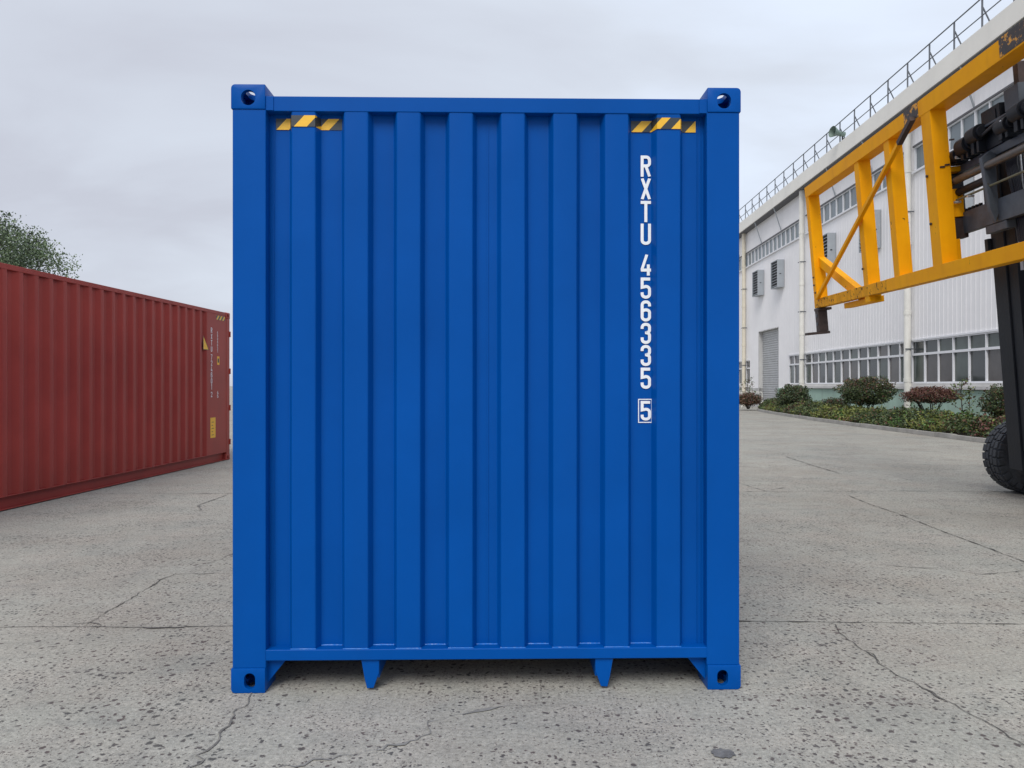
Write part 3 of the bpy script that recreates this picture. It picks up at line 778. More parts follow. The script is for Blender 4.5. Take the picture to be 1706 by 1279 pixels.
for a, b in zip(vb, vb[1:]):
    for c, d in zip(zb_, zb_[1:]):
        mv, mz = (a + b) / 2, (c + d) / 2
        if any(o_[0] <= mv <= o_[1] and o_[2] <= mz <= o_[3] for o_ in openings): continue
        br = [a]; k = math.floor(a / .3)
        while k * .3 < b:
            for f in (0.0, 0.10, 0.16, 0.94): 
                q = (k + f) * .3
                if a + 1e-4 < q < b - 1e-4: br.append(q)
            k += 1
        br.append(b)
        n = len(br)
        m.add([(rib(q + 1e-6), q, c) for q in br] + [(rib(q + 1e-6), q, d) for q in br], [(i, i + 1, n + i + 1, n + i) for i in range(n - 1)])
m.build('wall', M['cladding'], fac, smooth=False, recalc=False)
m = MB()
m.box(-0.04, 0.30, V0, 48.2, 0, 1.30, 0); m.box(-0.04, 0.30, 52.5, V1, 0, 1.30, 1)
m.box(0.02, 0.32, 46.1, 48.2, 1.30, 5.1, 1)
m.build('plinth_wall', [M['mint'], M['wallwhite']], fac, smooth=False)
m = MB(); m.box(-0.16, 0.05, V0, 46.2, 1.32, 1.43); m.box(-0.10, 0.05, V0, 46.2, 1.432, 1.55); m.box(-0.12, 0.05, 54.6, 62, 1.35, 1.55)
m.build('window_sill', M['sill'], fac, 0.004)
# body behind the facade (end walls, back, roof)
m = MB(); m.box(0.34, 22, V0, V1, 0.0, 12.9); m.build('hall_body', M['wallwhite'], fac, smooth=False)
m = MB(); m.box(-0.5, 0.10, V0 - .3, V1 + .3, 12.50, 13.20); m.build('roof_fascia', M['cladding_clean'], fac, 0.0, smooth=False)
m = MB(); m.box(0.12, 22.3, V0 - .3, V1 + .3, 12.91, 13.12); m.box(-0.44, 0.0, V0, V1, 12.44, 12.497); m.build('roof', M['eave'], fac)
m = MB()
for v in (57.5, 51.8, 47.6, 38.9, 34.6, 26.5, 22.3): m.bar((-0.46, v, 12.46), (0.0, v, 11.05), 0.05, 0.05)
each(m, 'eave_strut', M['unit'], fac)
rnd = random.Random(11)
def window(a, b, z0, z1, pane, transom=None, upper=False):
    b_, a_ = b, a
    fm = MB(); fw = 0.055
    X0, X1 = -0.012, 0.09
    fm.box(X0, X1, a, b, z0, z0 + .06); fm.box(X0, X1, a, b, z1 - .06, z1)
    fm.box(X0, X1, a, a + fw, z0 + .06, z1 - .06); fm.box(X0, X1, b - fw, b, z0 + .06, z1 - .06)
    n = max(1, round((b - a) / pane)); st = (b - a) / n
    for k in range(1, n): fm.box(X0 + .003, X1 - .003, a + k * st - fw / 2, a + k * st + fw / 2, z0 + .06, z1 - .06)
    if transom: fm.box(X0 - .004, X1 - .006, a + fw, b - fw, transom - .045, transom + .045)
    if upper: fm.box(-0.10, -0.014, a - .05, b + .05, z0 - .06, z0 + .02); fm.box(-0.06, -0.014, a - .05, b + .05, z1 - .01, z1 + .06, 1)
    else: fm.box(-0.05, -0.014, a - .02, b + .02, z1 - .01, z1 + .05)
    w_ = fm.build('window', [M['frame'], M['eave']], fac, 0.0, smooth=False)
    gm = MB()
    mats = [M['glass_up']] if upper else [M['glass_a'], M['glass_b'], M['glass_c']]
    for k in range(n):
        q0, q1 = a + k * st + .01, a + (k + 1) * st - .01
        rows = [(z0 + .03, z1 - .03)] if not transom else [(z0 + .03, transom), (transom, z1 - .03)]
        for (c, d) in rows:
            xx = 0.05 + rnd.uniform(0, .012); mi = rnd.randrange(len(mats)); tl = rnd.uniform(-.006, .006)
            gm.add([(xx + tl, q0, c), (xx - tl, q1, c), (xx - tl, q1, d), (xx + tl, q0, d)], [(0, 1, 2, 3)], mi)
    gm.build('glass', mats, w_, smooth=False, recalc=False)
for b, a in lowbays: window(a, b, 1.55, 3.26, 1.05, 2.70)
window(54.6, 62.0, 1.55, 3.26, 1.05, 2.70)
for b, a in upbays: window(a, b, 9.97, 10.97, 0.86, None, True)
# roller door in its recess
m = MB(); z = 0.02; prof2 = []
while z < 5.1: prof2 += [(0.300, z), (0.262, z + .03), (0.262, z + .10), (0.300, z + .135)]; z += .15
n = len(prof2)
m.add([(x, 48.2, z) for x, z in prof2] + [(x, 52.5, z) for x, z in prof2], [(i, i + 1, n + i + 1, n + i) for i in range(n - 1)])
d_ = m.build('roller_door', M['shutter'], fac, smooth=False)
m = MB(); m.box(0.0, 0.34, 52.5, 52.56, 0, 5.16); m.box(0.0, 0.34, 48.14, 48.2, 0, 5.16); m.box(0.0, 0.34, 48.2, 52.5, 5.10, 5.16)
m.build('door_jamb', M['wallwhite'], fac, smooth=False)
# downpipes
for v, mm in ((18.6, 'pvc'), (30.9, 'pvc'), (43.35, 'pvc'), (55.6, 'pvc_old')):
    m = MB(); m.tube([(-0.19, v, 0.0), (-0.19, v, 12.45)], 0.135, 18)
    for z in (1.6, 4.3, 7.1, 10.0): m.tube([(-0.19, v, z), (-0.19, v, z + .16)], 0.152, 18)
    p_ = m.build('downpipe', M[mm], fac)
    m = MB()
    for z in (2.9, 5.6, 8.4): m.box(-0.345, 0.0, v - .16, v - .145, z, z + .05); m.box(-0.35, 0.0, v + .145, v + .16, z, z + .05)
    each(m, 'pipe_clamp', M['rail'], p_)
# vent units on the wall
RB = Matrix.Rotation(-math.atan(TB), 4, 'Z')
def facpt(x, v, z): return tuple(Vector((15, 0, 0)) + (RB @ Vector((x, v, z))))
def vent_unit():
    t = thing('ventilation_unit', '', 'vent')
    m = MB(); D, W_, H_ = 0.42, 1.30, 1.68
    m.box(-D, 0, 0, 0.03, 0, H_); m.box(-D, 0, W_ - .03, W_, 0, H_); m.box(-D, 0, .03, W_ - .03, 0, .05); m.box(-D, 0, .03, W_ - .03, H_ - .05, H_)
    m.build('housing', M['unit'], t, 0.004)
    m = MB(); m.box(-D + .10, -.01, .031, W_ - .031, .051, H_ - .051); m.build('back_panel', M['unit_dark'], t, smooth=False)
    m = MB()
    for k in range(9):
        z = .10 + k * .17
        m.prism([(-D + .012, z), (-D + .03, z), (-D + .095, z + .065), (-D + .077, z + .065)], 'y', .034, W_ - .034)
    m.build('louvre', M['unit'], t, smooth=False)
    m = MB(); m.box(-D * .55 - .05, -D * .55 + .05, -.018, 0, H_ * .47, H_ * .50); m.build('handle', M['unit_dark'], t)
    return t
vu = vent_unit()
vents = [(51.2, 'louvred grey vent box high on the wall, farthest along, left of the others'),
         (47.0, 'louvred grey vent box second from the far end, near the roller door'),
         (38.8, 'louvred grey vent box seen through the end bay of the yellow frame'),
         (33.7, 'grey vent box partly behind the second upright of the yellow frame'),
         (26.5, 'grey vent box glimpsed through the black mast carriage')]
for i, (v, lab) in enumerate(vents):
    o = vu if i == 0 else copy_tree(vu)
    o.location = facpt(-0.02, v, 7.50); o.rotation_euler.z = -math.atan(TB); o['label'] = lab; o['group'] = 'vent boxes on the factory wall'
# roof railing
rail = thing('roof_railing', 'thin grey steel guard railing running along the factory roof edge', 'railing', facpt(-0.40, 0, 13.2), -math.atan(TB))
m = MB(); m.tube([(0, 5, 1.04), (0, 79, 1.04)], 0.024, 8); m.build('top_rail', M['rail'], rail)
m = MB(); m.tube([(0.012, 5, .46), (0.012, 79, .46)], 0.020, 8); m.build('mid_rail', M['rail'], rail)
pm = MB(); pm.bar((0, 0, 0), (0, 0, 1.04), .045, .045); pm.bar((0.02, 0, .72), (0.36, 0, 0.0), .035, .035); pm.box(-.04, .04, -.05, .05, 0, .012)
pp = pm.build('post', M['rail'], rail); pp.location = (0, 6.5, 0)
k = 1
while 6.5 + k * 1.71 < 79:
    link_mesh('post', pp.data, rail, (0, 6.5 + k * 1.71, 0)); k += 1
# horn loudspeaker
hs = thing('horn_loudspeaker', 'small grey-green horn loudspeaker fixed to the roof edge railing', 'loudspeaker', facpt(-0.52, 37.1, 13.2), -math.atan(TB))
m = MB(); m.tube([(-.38, -.15, .48), (-.22, -.10, .46), (-.08, -.05, .44), (0.05, 0, .42)], [.27, .20, .13, .10], 18, cap=False); m.tube([(-.365, -.148, .48), (-.21, -.10, .46), (-.08, -.05, .44)], [.26, .19, .12], 18, cap=False)
m.tube([(0.05, 0, .42), (0.28, .05, .40)], [.12, .12], 14); m.build('horn', M['horn'], hs)
m = MB(); m.bar((.18, .03, .0), (.18, .03, .36), .06, .06); m.bar((.18, .03, .2), (.30, .03, .2), .05, .05); m.build('bracket', M['unit_dark'], hs)

# ------------------------------------------------------------------ planter, kerb, planting
kerb_pts = [(11.3 + TB * y, y) for y in (6, 12, 18, 24)] + [(12.28, 28.2), (12.62, 33), (13.2, 38.2), (13.75, 42.3), (14.3, 45.6), (14.9, 47.3), (16.6, 47.9)]
def resample(P, st):
    o = []
    for a, b in zip(P, P[1:]):
        a, b = Vector(a), Vector(b); n = max(1, int((b - a).length / st))
        o += [a.lerp(b, k / n) for k in range(n)]
    return o + [Vector(P[-1])]
kp = resample(kerb_pts, 1.0)
# smooth
for _ in range(3): kp = [kp[0]] + [(kp[i - 1] + kp[i] * 2 + kp[i + 1]) / 4 for i in range(1, len(kp) - 1)] + [kp[-1]]
m = MB()
for i in range(len(kp) - 1):
    a, b = kp[i], kp[i + 1]; d = (b - a).normalized(); n_ = Vector((d.y, -d.x))  # right-hand side = towards the building
    g0 = a + d * .008; g1 = b - d * .008
    j = random.Random(i).uniform(-.008, .008)
    vs = []
    for p in (g0, g1):
        q = p + n_ * .14
        vs += [(p.x + j, p.y, 0), (q.x + j, q.y, 0), (q.x + j, q.y, .125 + j), (p.x + j + .01, p.y, .125 + j)]
    m.add(vs, [(0, 1, 2, 3), (7, 6, 5, 4), (0, 4, 5, 1), (1, 5, 6, 2), (2, 6, 7, 3), (3, 7, 4, 0)])
o = m.build('kerb', M['kerb'], None, 0.012, 2); tag(o, kind='structure')
m = MB(); n = len(kp)
inner = [(15 + TB * p.y - 0.03, p.y) for p in kp]
vs = [(p.x + .13, p.y, .085) for p in kp] + [(max(a, p.x + .2), b, .10) for (a, b), p in zip(inner, kp)]
m.add(vs, [(i, n + i, n + i + 1, i + 1) for i in range(n - 1)]); o = m.build('planter_ground', M['soil'], smooth=False); tag(o, kind='structure')

def leaf(mb, p, size, rnd, mi, up=0.3):
    d = Vector((rnd.gauss(0, 1), rnd.gauss(0, 1), rnd.gauss(0, 1) * .7)).normalized()
    n_ = Vector((rnd.gauss(0, 1), rnd.gauss(0, 1), rnd.gauss(0, 1) + up))
    s_ = d.cross(n_)
    if s_.length < 1e-3: return
    s_.normalize(); L = size * rnd.uniform(.7, 1.3); w_ = L * .3
    p = Vector(p); mb.add([p, p + d * L * .45 + s_ * w_, p + d * L, p + d * L * .45 - s_ * w_], [(0, 1, 2, 3)], mi)
def foliage(name, pts_fn, n, size, mats, weights, seed, parent=None, up=.3):
    rnd = random.Random(seed); mb = MB()
    for k in range(n):
        r = pts_fn(rnd)
        if r is None: continue
        p, bias = r
        ws = [w_ * b for w_, b in zip(weights, bias)] if bias else weights
        t_ = rnd.random() * sum(ws); mi = 0
        while t_ > ws[mi] and mi < len(ws) - 1: t_ -= ws[mi]; mi += 1
        leaf(mb, p, size, rnd, mi, up)
    return mb.build(name, mats, parent, smooth=False, recalc=False)
# low hedge
LM = [M['l_green'], M['l_dark'], M['l_lime'], M['l_red'], M['l_rust'], M['l_bright']]
def hedge_pt(rnd):
    y = 6 + 41.5 * rnd.random() ** 1.15
    # find kerb x
    for a, b in zip(kp, kp[1:]):
        if a.y <= y <= b.y: xk = a.x + (b.x - a.x) * (y - a.y) / max(1e-6, b.y - a.y); break
    else: return None
    wd = min(1.75, 15 + TB * y - xk - .3)
    if wd < .3: return None
    u = rnd.random(); x = xk + .12 + wd * u
    nz = noise.noise(Vector((x * 1.1, y * 1.1, 3.3))); hh = .36 + .24 * min(1, u * 2.2) + .22 * nz
    prof_ = min(1, (u + .08) * 4) * min(1, (1.05 - u) * 5); hh *= .45 + .55 * prof_
    hh *= .86 + .34 * noise.noise(Vector((x * 4, y * 4, 8.1)))
    z = .08 + hh * (rnd.random() ** .45)
    c = noise.noise(Vector((x * .5, y * .42, 0))) ; c2 = noise.noise(Vector((x * .6 + 9, y * .5, 5))); c3 = noise.noise(Vector((x * .9 - 9, y * .9, 5)))
    bias = (1.6, .9, 4.0 if c > .12 else .25, 5.0 if c2 > .22 else .25, 2.5 if c2 < -.25 else .3, 5.0 if c3 > .38 else .1)
    return (x, y, z), bias
o = foliage('low_hedge', hedge_pt, 85000, .085, LM, [1, .8, .95, .28, .38, .25], 4)
tag(o, 'low mixed hedge of green, yellow and red leaves behind the curved kerb', 'hedge', kind='stuff')

def stems(parent, h, n, spread, rnd, r=.02, name='trunk'):
    m = MB()
    for k in range(n):
        a = 2 * math.pi * k / n + rnd.uniform(-.4, .4); x, y = math.cos(a) * spread, math.sin(a) * spread
        m.tube([(x * .1, y * .1, 0), (x * .35, y * .35, h * .4), (x * .75 + rnd.uniform(-.05, .05), y * .75, h * .75), (x, y, h)], [r, r * .8, r * .55, r * .25], 6)
        for q in range(3):
            b_ = rnd.uniform(.45, .9); s_ = Vector((x * b_, y * b_, h * (.2 + b_ * .6))); e_ = s_ + Vector((rnd.uniform(-.25, .25), rnd.uniform(-.25, .25), h * .3)) * (spread + .2)
            m.tube([s_, e_], [r * .4, r * .15], 5)
    return m.build(name, M['bark'], parent)
def bush(name, label, cat, X, Y, rx, z0, z1, n, size, mats, weights, seed, nst=5, shell=.55, topbias=None, group='clipped bushes in the planting bed', lump=.34):
    t = thing(name, label, cat, (X, Y, .09), 0, group)
    rnd = random.Random(seed)
    rz_ = (z1 - z0) / 2; zc = (z0 + z1) / 2 - .09
    stems(t, zc + rz_ * .3, nst, rx * .7, rnd, .026)
    def pt(rnd):
        d = Vector((rnd.gauss(0, 1), rnd.gauss(0, 1), rnd.gauss(0, 1))).normalized(); q = 1 - (1 - shell) * rnd.random() ** 1.5
        l = 1 + lump * noise.noise(d * 2.2 + Vector((seed, 0, 0))) + lump * .6 * noise.noise(d * 5 + Vector((seed, 3, 0)))
        if noise.noise(Vector((d.x * 4, d.y * 4, d.z * 4 + seed))) < -.42 and rnd.random() < .7: return None
        p = Vector((d.x * rx * q * l, d.y * rx * q * l, d.z * rz_ * q * l))
        if d.z < -.35: p.z *= .75
        bias = topbias(d) if topbias else None
        return (p.x, p.y, zc + p.z), bias
    foliage('crown', pt, n, size, mats, weights, seed, t)
    return t
bush('round_bush', 'dark green round bush beside the far roller door', 'bush', 14.38, 39.3, .80, .30, 1.50, 9000, .075, [M['l_dark'], M['l_green'], M['l_pale'], M['l_red']], [1, .6, .2, .15], 21)
bush('round_bush', 'big round bush with dark stems and brownish top, under the long window band', 'bush', 14.07, 30.5, 1.02, .55, 1.80, 13000, .07, [M['l_dark'], M['l_green'], M['l_rust'], M['l_red']], [1, 1.0, .25, .2], 22, 7, topbias=lambda d: (1, 1, 2.2, 2.2) if d.z > .3 else (1, 1, .3, .2))
bush('round_bush', 'dome-shaped bush with a red-brown top and bare stems below', 'bush', 14.33, 26.3, .88, .80, 1.42, 8000, .06, [M['l_red'], M['l_rust'], M['l_dark']], [1.2, .5, .3], 23, 7, topbias=lambda d: (1.6, .8, .2) if d.z > -.1 else (.4, .4, 1.6))
bush('round_bush', 'small low dark bush between the two big round bushes', 'bush', 14.05, 33.4, .50, .3, .92, 3200, .06, [M['l_dark'], M['l_red'], M['l_green']], [1, .5, .5], 24, 4)
bush('round_bush', 'green and red bush half hidden behind the black mast', 'bush', 14.05, 21.8, .62, .35, 1.50, 9000, .06, [M['l_green'], M['l_dark'], M['l_red'], M['l_rust']], [1, .8, .25, .2], 25, 5)
bush('round_bush', 'thin reddish brown bush at the far left end of the bed', 'bush', 13.9, 45.2, .75, .2, 1.05, 4500, .08, [M['l_red'], M['l_rust'], M['l_dark']], [.8, .8, .6], 26, 8)
def sapling(label, X, Y, h, seed, n=90, sz=.085):
    t = thing('sapling', label, 'young tree', (X, Y, .09), 0, 'thin saplings in the planting bed'); rnd = random.Random(seed); m = MB(); tips = []
    m.tube([(0, 0, 0), (.03, 0, h * .4), (.0, .03, h * .75), (.05, .02, h)], [.022, .018, .012, .005], 7)
    for k in range(9):
        z = h * (.30 + .065 * k); a = k * 2.4; L = h * (.36 - .018 * k)
        e_ = Vector((math.cos(a) * L * .75, math.sin(a) * L * .75, z + L * .75)); m.tube([(0.01, 0, z), (e_.x * .6, e_.y * .6, z + L * .35), e_], [.009, .007, .003], 5); tips.append((Vector((0, 0, z)), e_))
    m.tube([(.3, .1, 0), (.33, .12, h * .55), (.30, .1, h * .85)], [.012, .009, .004], 6); tips.append((Vector((.3, .1, h * .4)), Vector((.30, .1, h * .85))))
    m.build('trunk', M['bark'], t)
    def pt(rnd):
        a, b = rnd.choice(tips); p = a.lerp(b, rnd.uniform(.35, 1.05)); return (p.x + rnd.gauss(0, .035), p.y + rnd.gauss(0, .035), p.z + rnd.gauss(0, .035)), None
    foliage('crown', pt, n * 3, sz, [M['l_green'], M['l_pale'], M['l_red'], M['l_lime']], [1, .5, .5, .3], seed, t); return t
sapling('thin sapling with sparse leaves in front of the pale green wall', 14.15, 24.2, 1.62, 31)
sapling('thin sapling at the far left end of the bed, beside the blue container edge', 14.2, 46.3, 1.9, 32, 60)

# two low tubular barriers outside the roller door
def barrier():
    t = thing('barrier', '', 'barrier', (0, 0, 0), 0, 'tubular barriers outside the roller door')
    m = MB(); m.tube([(0, 0, 0), (0, 0, .95), (0, .06, 1.02), (0, 1.24, 1.02), (0, 1.3, .95), (0, 1.3, 0)], .028, 8); m.tube([(0, 0, .3), (0, 1.3, .3)], .02, 8); m.build('frame', M['pvc'], t)
    for k in range(6): 
        q = MB(); q.tube([(0, .2 + k * .18, .3), (0, .2 + k * .18, 1.02)], .012, 6); q.build('bar', M['pvc'], t)
    return t
bo = barrier(); bo.location = (15.3, 51.2, 0); bo.rotation_euler.z = R(80); bo['label'] = 'pale tubular barrier at the far left, closest to the blue container edge'
bo2 = copy_tree(bo); bo2.location = (16.9, 51.9, 0); bo2.rotation_euler.z = R(70); bo2['label'] = 'pale tubular barrier standing directly before the roller door'

# ------------------------------------------------------------------ tree behind the red container
def tree(X, Y, base, seed):
    t = thing('broadleaf_tree', 'leafy green tree rising behind the dark red container', 'tree', (X, Y, 0)); rnd = random.Random(seed); m = MB(); tips = []
    m.tube([(0, 0, 0), (.1, 0, 1.6), (0, .1, 3.2), (.1, 0, 4.6)], [.22, .18, .15, .09], 10)
    for k in range(13):
        a = k * 2.39996; z = 2.6 + .19 * k; L = 2.3 - .06 * k
        e_ = Vector((math.cos(a) * L * .88, math.sin(a) * L * .88, z + L * (.42 + .06 * k))); mid = Vector((math.cos(a) * L * .45, math.sin(a) * L * .45, z + L * .3))
        m.tube([(0.05, 0, z), mid, e_], [.07, .045, .015], 7); tips.append(e_)
        for q in range(4):
            f = mid.lerp(e_, rnd.uniform(.2, .95)); g_ = f + Vector((rnd.gauss(0, .6), rnd.gauss(0, .6), abs(rnd.gauss(.35, .3)))); m.tube([f, g_], [.02, .007], 5); tips.append(g_)
    m.build('trunk', M['bark'], t)
    def pt(rnd):
        c = rnd.choice(tips); d = Vector([max(-1.5, min(1.5, rnd.gauss(0, 1))) for _ in range(3)]) * .31
        p = c + d; s_ = p
        k = noise.noise(p * 1.1 + Vector((seed, 0, 0)))
        return (p.x, p.y, p.z), ((1, 2.2, .4) if k < -.05 else (1.4, .5, 1.6))
    foliage('crown', pt, 30000, .09, [M['l_mid'], M['l_dark'], M['l_pale']], [1, .35, 1.3], seed, t, up=.6)
    return t
tr = tree(-20.0, 30.0, 0, 8); tr.scale = (1.0, 1.0, 1.14)

# ------------------------------------------------------------------ container handler with yellow spreader
D_ = Vector((0.0734, 1.0, 0.0234)).normalized()
U_ = Vector((-0.0920, -0.0170, 1.0)); U_ = (U_ - D_ * U_.dot(D_)).normalized()
N_ = D_.cross(U_).normalized()                   # +X side
A0 = Vector((487 / FX * 14.9, 14.9, EYE + 329 / FX * 14.9))
def S(p): return A0 - D_ * p.x + N_ * p.y + U_ * p.z     # (s towards the camera end, a towards the truck, c up)
spr = thing('container_spreader', 'yellow lattice steel frame lifted high by the black mast, scratched paint', 'lifting frame', tuple(S(Vector((6.1, .1, -2.4)))))
trk = thing('container_handler', 'big forklift truck with black tilted mast and chunky tyres at the right edge', 'forklift', (8.6, 8.7, 0))
def P_(o, parent):
    loc = Vector(parent.location); me = o.data
    for v in me.vertices: v.co -= loc
    o.parent = parent; return o
def sb(name, mm, boxes, parent, bevel=.006, bars=(), tubes=()):
    m = MB(S)
    for b in boxes: m.box(*b)
    for b in bars: m.bar(*b)
    for tb in tubes: m.tube(*tb)
    return P_(m.build(name, mm, None, bevel, 2), parent)
SL = 12.7
sb('top_beam', M['yellow'], [(0, 4.86, 0, .22, -.20, 0)], spr)
sb('top_beam', M['yellow'], [(4.862, 7.838, 0, .27, -.21, .004)], spr)
sb('top_beam', M['yellow'], [(7.84, SL, 0, .22, -.20, 0)], spr)
sb('bottom_beam', M['yellow_worn'], [(0, 3.4, .003, .187, -2.342, -2.168)], spr)
sb('bottom_beam', M['yellow'], [(3.402, SL, 0, .19, -2.345, -2.165)], spr)
# worn contact patches, bare steel a couple of mm proud on the top beam
sb('wear_plate', M['bare'], [(4.42, 4.84, -.004, .06, -.19, .004)], spr, .002)
sb('wear_plate', M['bare'], [(6.75, 7.30, -.004, .10, -.19, .010)], spr, .002)
for s0, s1, w_ in ((0.0, .17, .20), (2.50, 2.69, .19), (3.66, 3.85, .19), (SL - .17, SL, .20), (SL - 2.69, SL - 2.5, .19), (SL - 3.85, SL - 3.66, .19)):
    lo = -2.44 if 2.4 < s0 < 2.6 or 9.9 < s0 < 10.1 else -2.17
    sb('upright', M['yellow'], [(s0, s1, .014 if s0 > 0 else .006, .014 + w_, lo, -.195)], spr)
for s0 in (4.88, SL - 5.14):
    sb('main_upright', M['yellow'], [(s0, s0 + .26, .004, .205, -2.17, -.20)], spr, .008)
sb('thin_brace', M['yellow'], [], spr, .0, bars=[((.33, -.035, -2.17), (4.30, -.035, -.38), .055, .06, (0, 1, 0))])
sb('brace_end', M['rusty'], [], spr, .0, bars=[((4.30, -.035, -.38), (4.74, -.035, -.18), .06, .07, (0, 1, 0))])
sb('thin_brace', M['yellow'], [], spr, .0, bars=[((SL - .33, -.03, -2.17), (SL - 4.72, -.03, -.19), .055, .055, (0, 1, 0))])
sb('corner_brace', M['yellow'], [], spr, .005, bars=[((.12, .16, -1.45), (2.05, .16, -2.30), .12, .17, (0, 0, 1))])
sb('corner_brace', M['yellow'], [], spr, .005, bars=[((SL - .12, .16, -1.45), (SL - 2.05, .16, -2.30), .12, .17, (0, 0, 1))])
sb('foot_plate', M['yellow'], [(1.30, 2.69, .10, .24, -2.455, -2.36)], spr)
for s0 in (0.0, SL - .19):
    sb('twistlock_leg', M['rusty'], [(s0, s0 + .19, .0, .17, -2.80, -2.347), (s0 - .02, s0 + .21, -.22, .19, -2.85, -2.802), (s0 - .01, s0 + .25, -.01, .24, -2.40, -2.350)], spr, .006)
    sb('twistlock_pin', M['darkgrey'], [(s0 + .06, s0 + .13, -.012, -.001, -2.68, -2.62), (s0 + .06, s0 + .13, -.012, -.001, -2.52, -2.46)], spr, .004)
# slider blocks on the main uprights
sb('slider_block', M['yellow'], [(4.84, 5.08, .207, .36, -1.58, -1.22)], spr, .008)
sb('slider_block', M['yellow'], [(4.86, 5.08, .207, .28, -2.165, -1.86)], spr, .008)
sb('slider_bracket', M['rusty'], [(4.90, 5.06, .207, .40, -1.85, -1.59)], spr, .01)
sb('top_bracket', M['yellow'], [(4.80, 5.06, .207, .58, -1.00, -.93)], spr, .01)
sb('end_bracket', M['black'], [(4.70, 4.755, .215, .40, -1.40, -1.00), (4.65, 4.70, .22, .30, -1.25, -1.08)], trk, .02)
# bolts
m = MB(S)
for (s_, c_) in ((4.90, -1.0), (4.90, -1.62), (2.52, -1.9), (0.05, -1.9), (.05, -1.75), (.09, -2.05)):
    m.tube([(s_ + .05, .0, c_), (s_ + .05, -.02, c_)], .018, 8)
for (s_, a_, c_) in ((5.14, .24, -.62), (5.14, .10, -.95), (5.14, .16, -.93)): m.box(s_, s_ + .012, a_ - .03, a_ + .03, c_, c_ + .02)
each(m, 'bolt', M['rusty'], spr, fix=P_)

# --- carriage (part of the truck)
car_boxes = [(4.74, 7.96, .34, .42, -1.80, -1.53), (5.55, 6.0, .345, .46, -1.90, -1.802),
             (4.74, 7.96, .36, .48, -1.02, -.92), (4.745, 4.92, .30, .46, -1.528, -.96), (7.78, 7.955, .30, .46, -1.528, -.96),
             (5.52, 5.66, .37, .46, -1.528, -1.025), (7.04, 7.18, .37, .46, -1.528, -1.025)]
ca = sb('carriage', M['darkgrey'], car_boxes, trk, .01)
m = MB(S)
for s_ in (5.80, 6.82):
    m.prism([(.20, -1.03), (.30, -.96), (.36, -1.0), (.345, -1.70), (.30, -1.80), (.25, -1.62), (.215, -1.2)], 'x', s_, s_ + .07)
each(m, 'hook_plate', M['darkgrey'], trk, fix=P_, bevel=.006)
sb('side_shift_tube', M['pipe'], [], trk, 0, tubes=[([(4.80, .26, -1.13), (7.9, .26, -1.13)], .048, 14)])
sb('side_shift_cylinder', M['black'], [], trk, 0, tubes=[([(4.98, .31, -1.27), (5.75, .31, -1.27)], .05, 14), ([(4.80, .31, -1.27), (4.98, .31, -1.27)], .025, 10)])
sb('guide_rod', M['olive'], [], trk, 0, tubes=[([(4.76, .27, -1.37), (7.9, .27, -1.37)], .014, 8)])
m = MB(S)
for k in range(6): m.box(5.02 + k * .085, 5.05 + k * .085, .345, .38, -1.53, -1.495)
each(m, 'rack_tooth', M['black'], trk, fix=P_)
# hydraulic rotators, blocks and hoses on top of the carriage
for s_, c_, r_ in ((5.02, -.82, .085), (5.30, -.76, .11), (5.55, -.70, .10), (6.15, -.78, .09), (6.45, -.72, .10)):
    m = MB(S); m.tube([(s_, .28, c_), (s_ + .20, .28, c_)], r_, 16); m.tube([(s_ + .20, .28, c_), (s_ + .25, .28, c_)], r_ * .7, 14)
    m.box(s_ + .02, s_ + .09, .24, .42, -.925, c_); m.box(s_ + .13, s_ + .18, .25, .40, -.925, c_)
    P_(m.build('hydraulic_motor', M['black'], None, .004), trk)
m = MB(S)
rnd = random.Random(77)
for k in range(6):
    a0_ = .25 + .035 * k; c0 = -.86 + .025 * k
    m.tube([(5.0 + .1 * k, a0_, c0 - .06), (5.15 + .1 * k, a0_, c0 + .03), (5.6, a0_ + .02, c0 + .08), (6.1, a0_ + .02, c0 + .16), (6.5, a0_ + .04, c0 + .22), (6.8, a0_ + .04, c0 + .02)], .020, 8)
for k in range(8):
    s0 = 5.96 + k * .026; m.tube([(s0, .45, -.9), (s0 + .01, .42, -1.2), (s0 + rnd.uniform(-.02, .02), .46, -1.5), (s0, .5, -2.2)], .016, 7)
each(m, 'hose', M['hose'], trk, fix=P_)
sb('valve_block', M['black'], [(5.66, 6.05, .34, .56, -.92, -.46), (5.70, 5.98, .33, .335, -.70, -.50)], trk, .012)
sb('valve_cover', M['darkgrey'], [(5.62, 6.6, .30, .33, -.665, -.635), (6.12, 6.4, .36, .52, -.60, -.36)], trk, .006)
sb('fitting', M['chrome'], [], trk, 0, tubes=[([(5.24, .22, -.86), (5.24, .30, -.86)], .02, 8), ([(5.12, .22, -1.40), (5.12, .30, -1.40)], .016, 8), ([(5.44, .22, -1.395), (5.44, .30, -1.395)], .014, 8), ([(6.3, .2, -.75), (6.3, .3, -.75)], .02, 8)])
sb('hose_post', M['rusty'], [(6.22, 6.32, .42, .52, -.55, -.10)], trk, .01)
sb('hose_post', M['olive'], [(6.24, 6.30, .44, .50, -.90, -.552)], trk, .006)
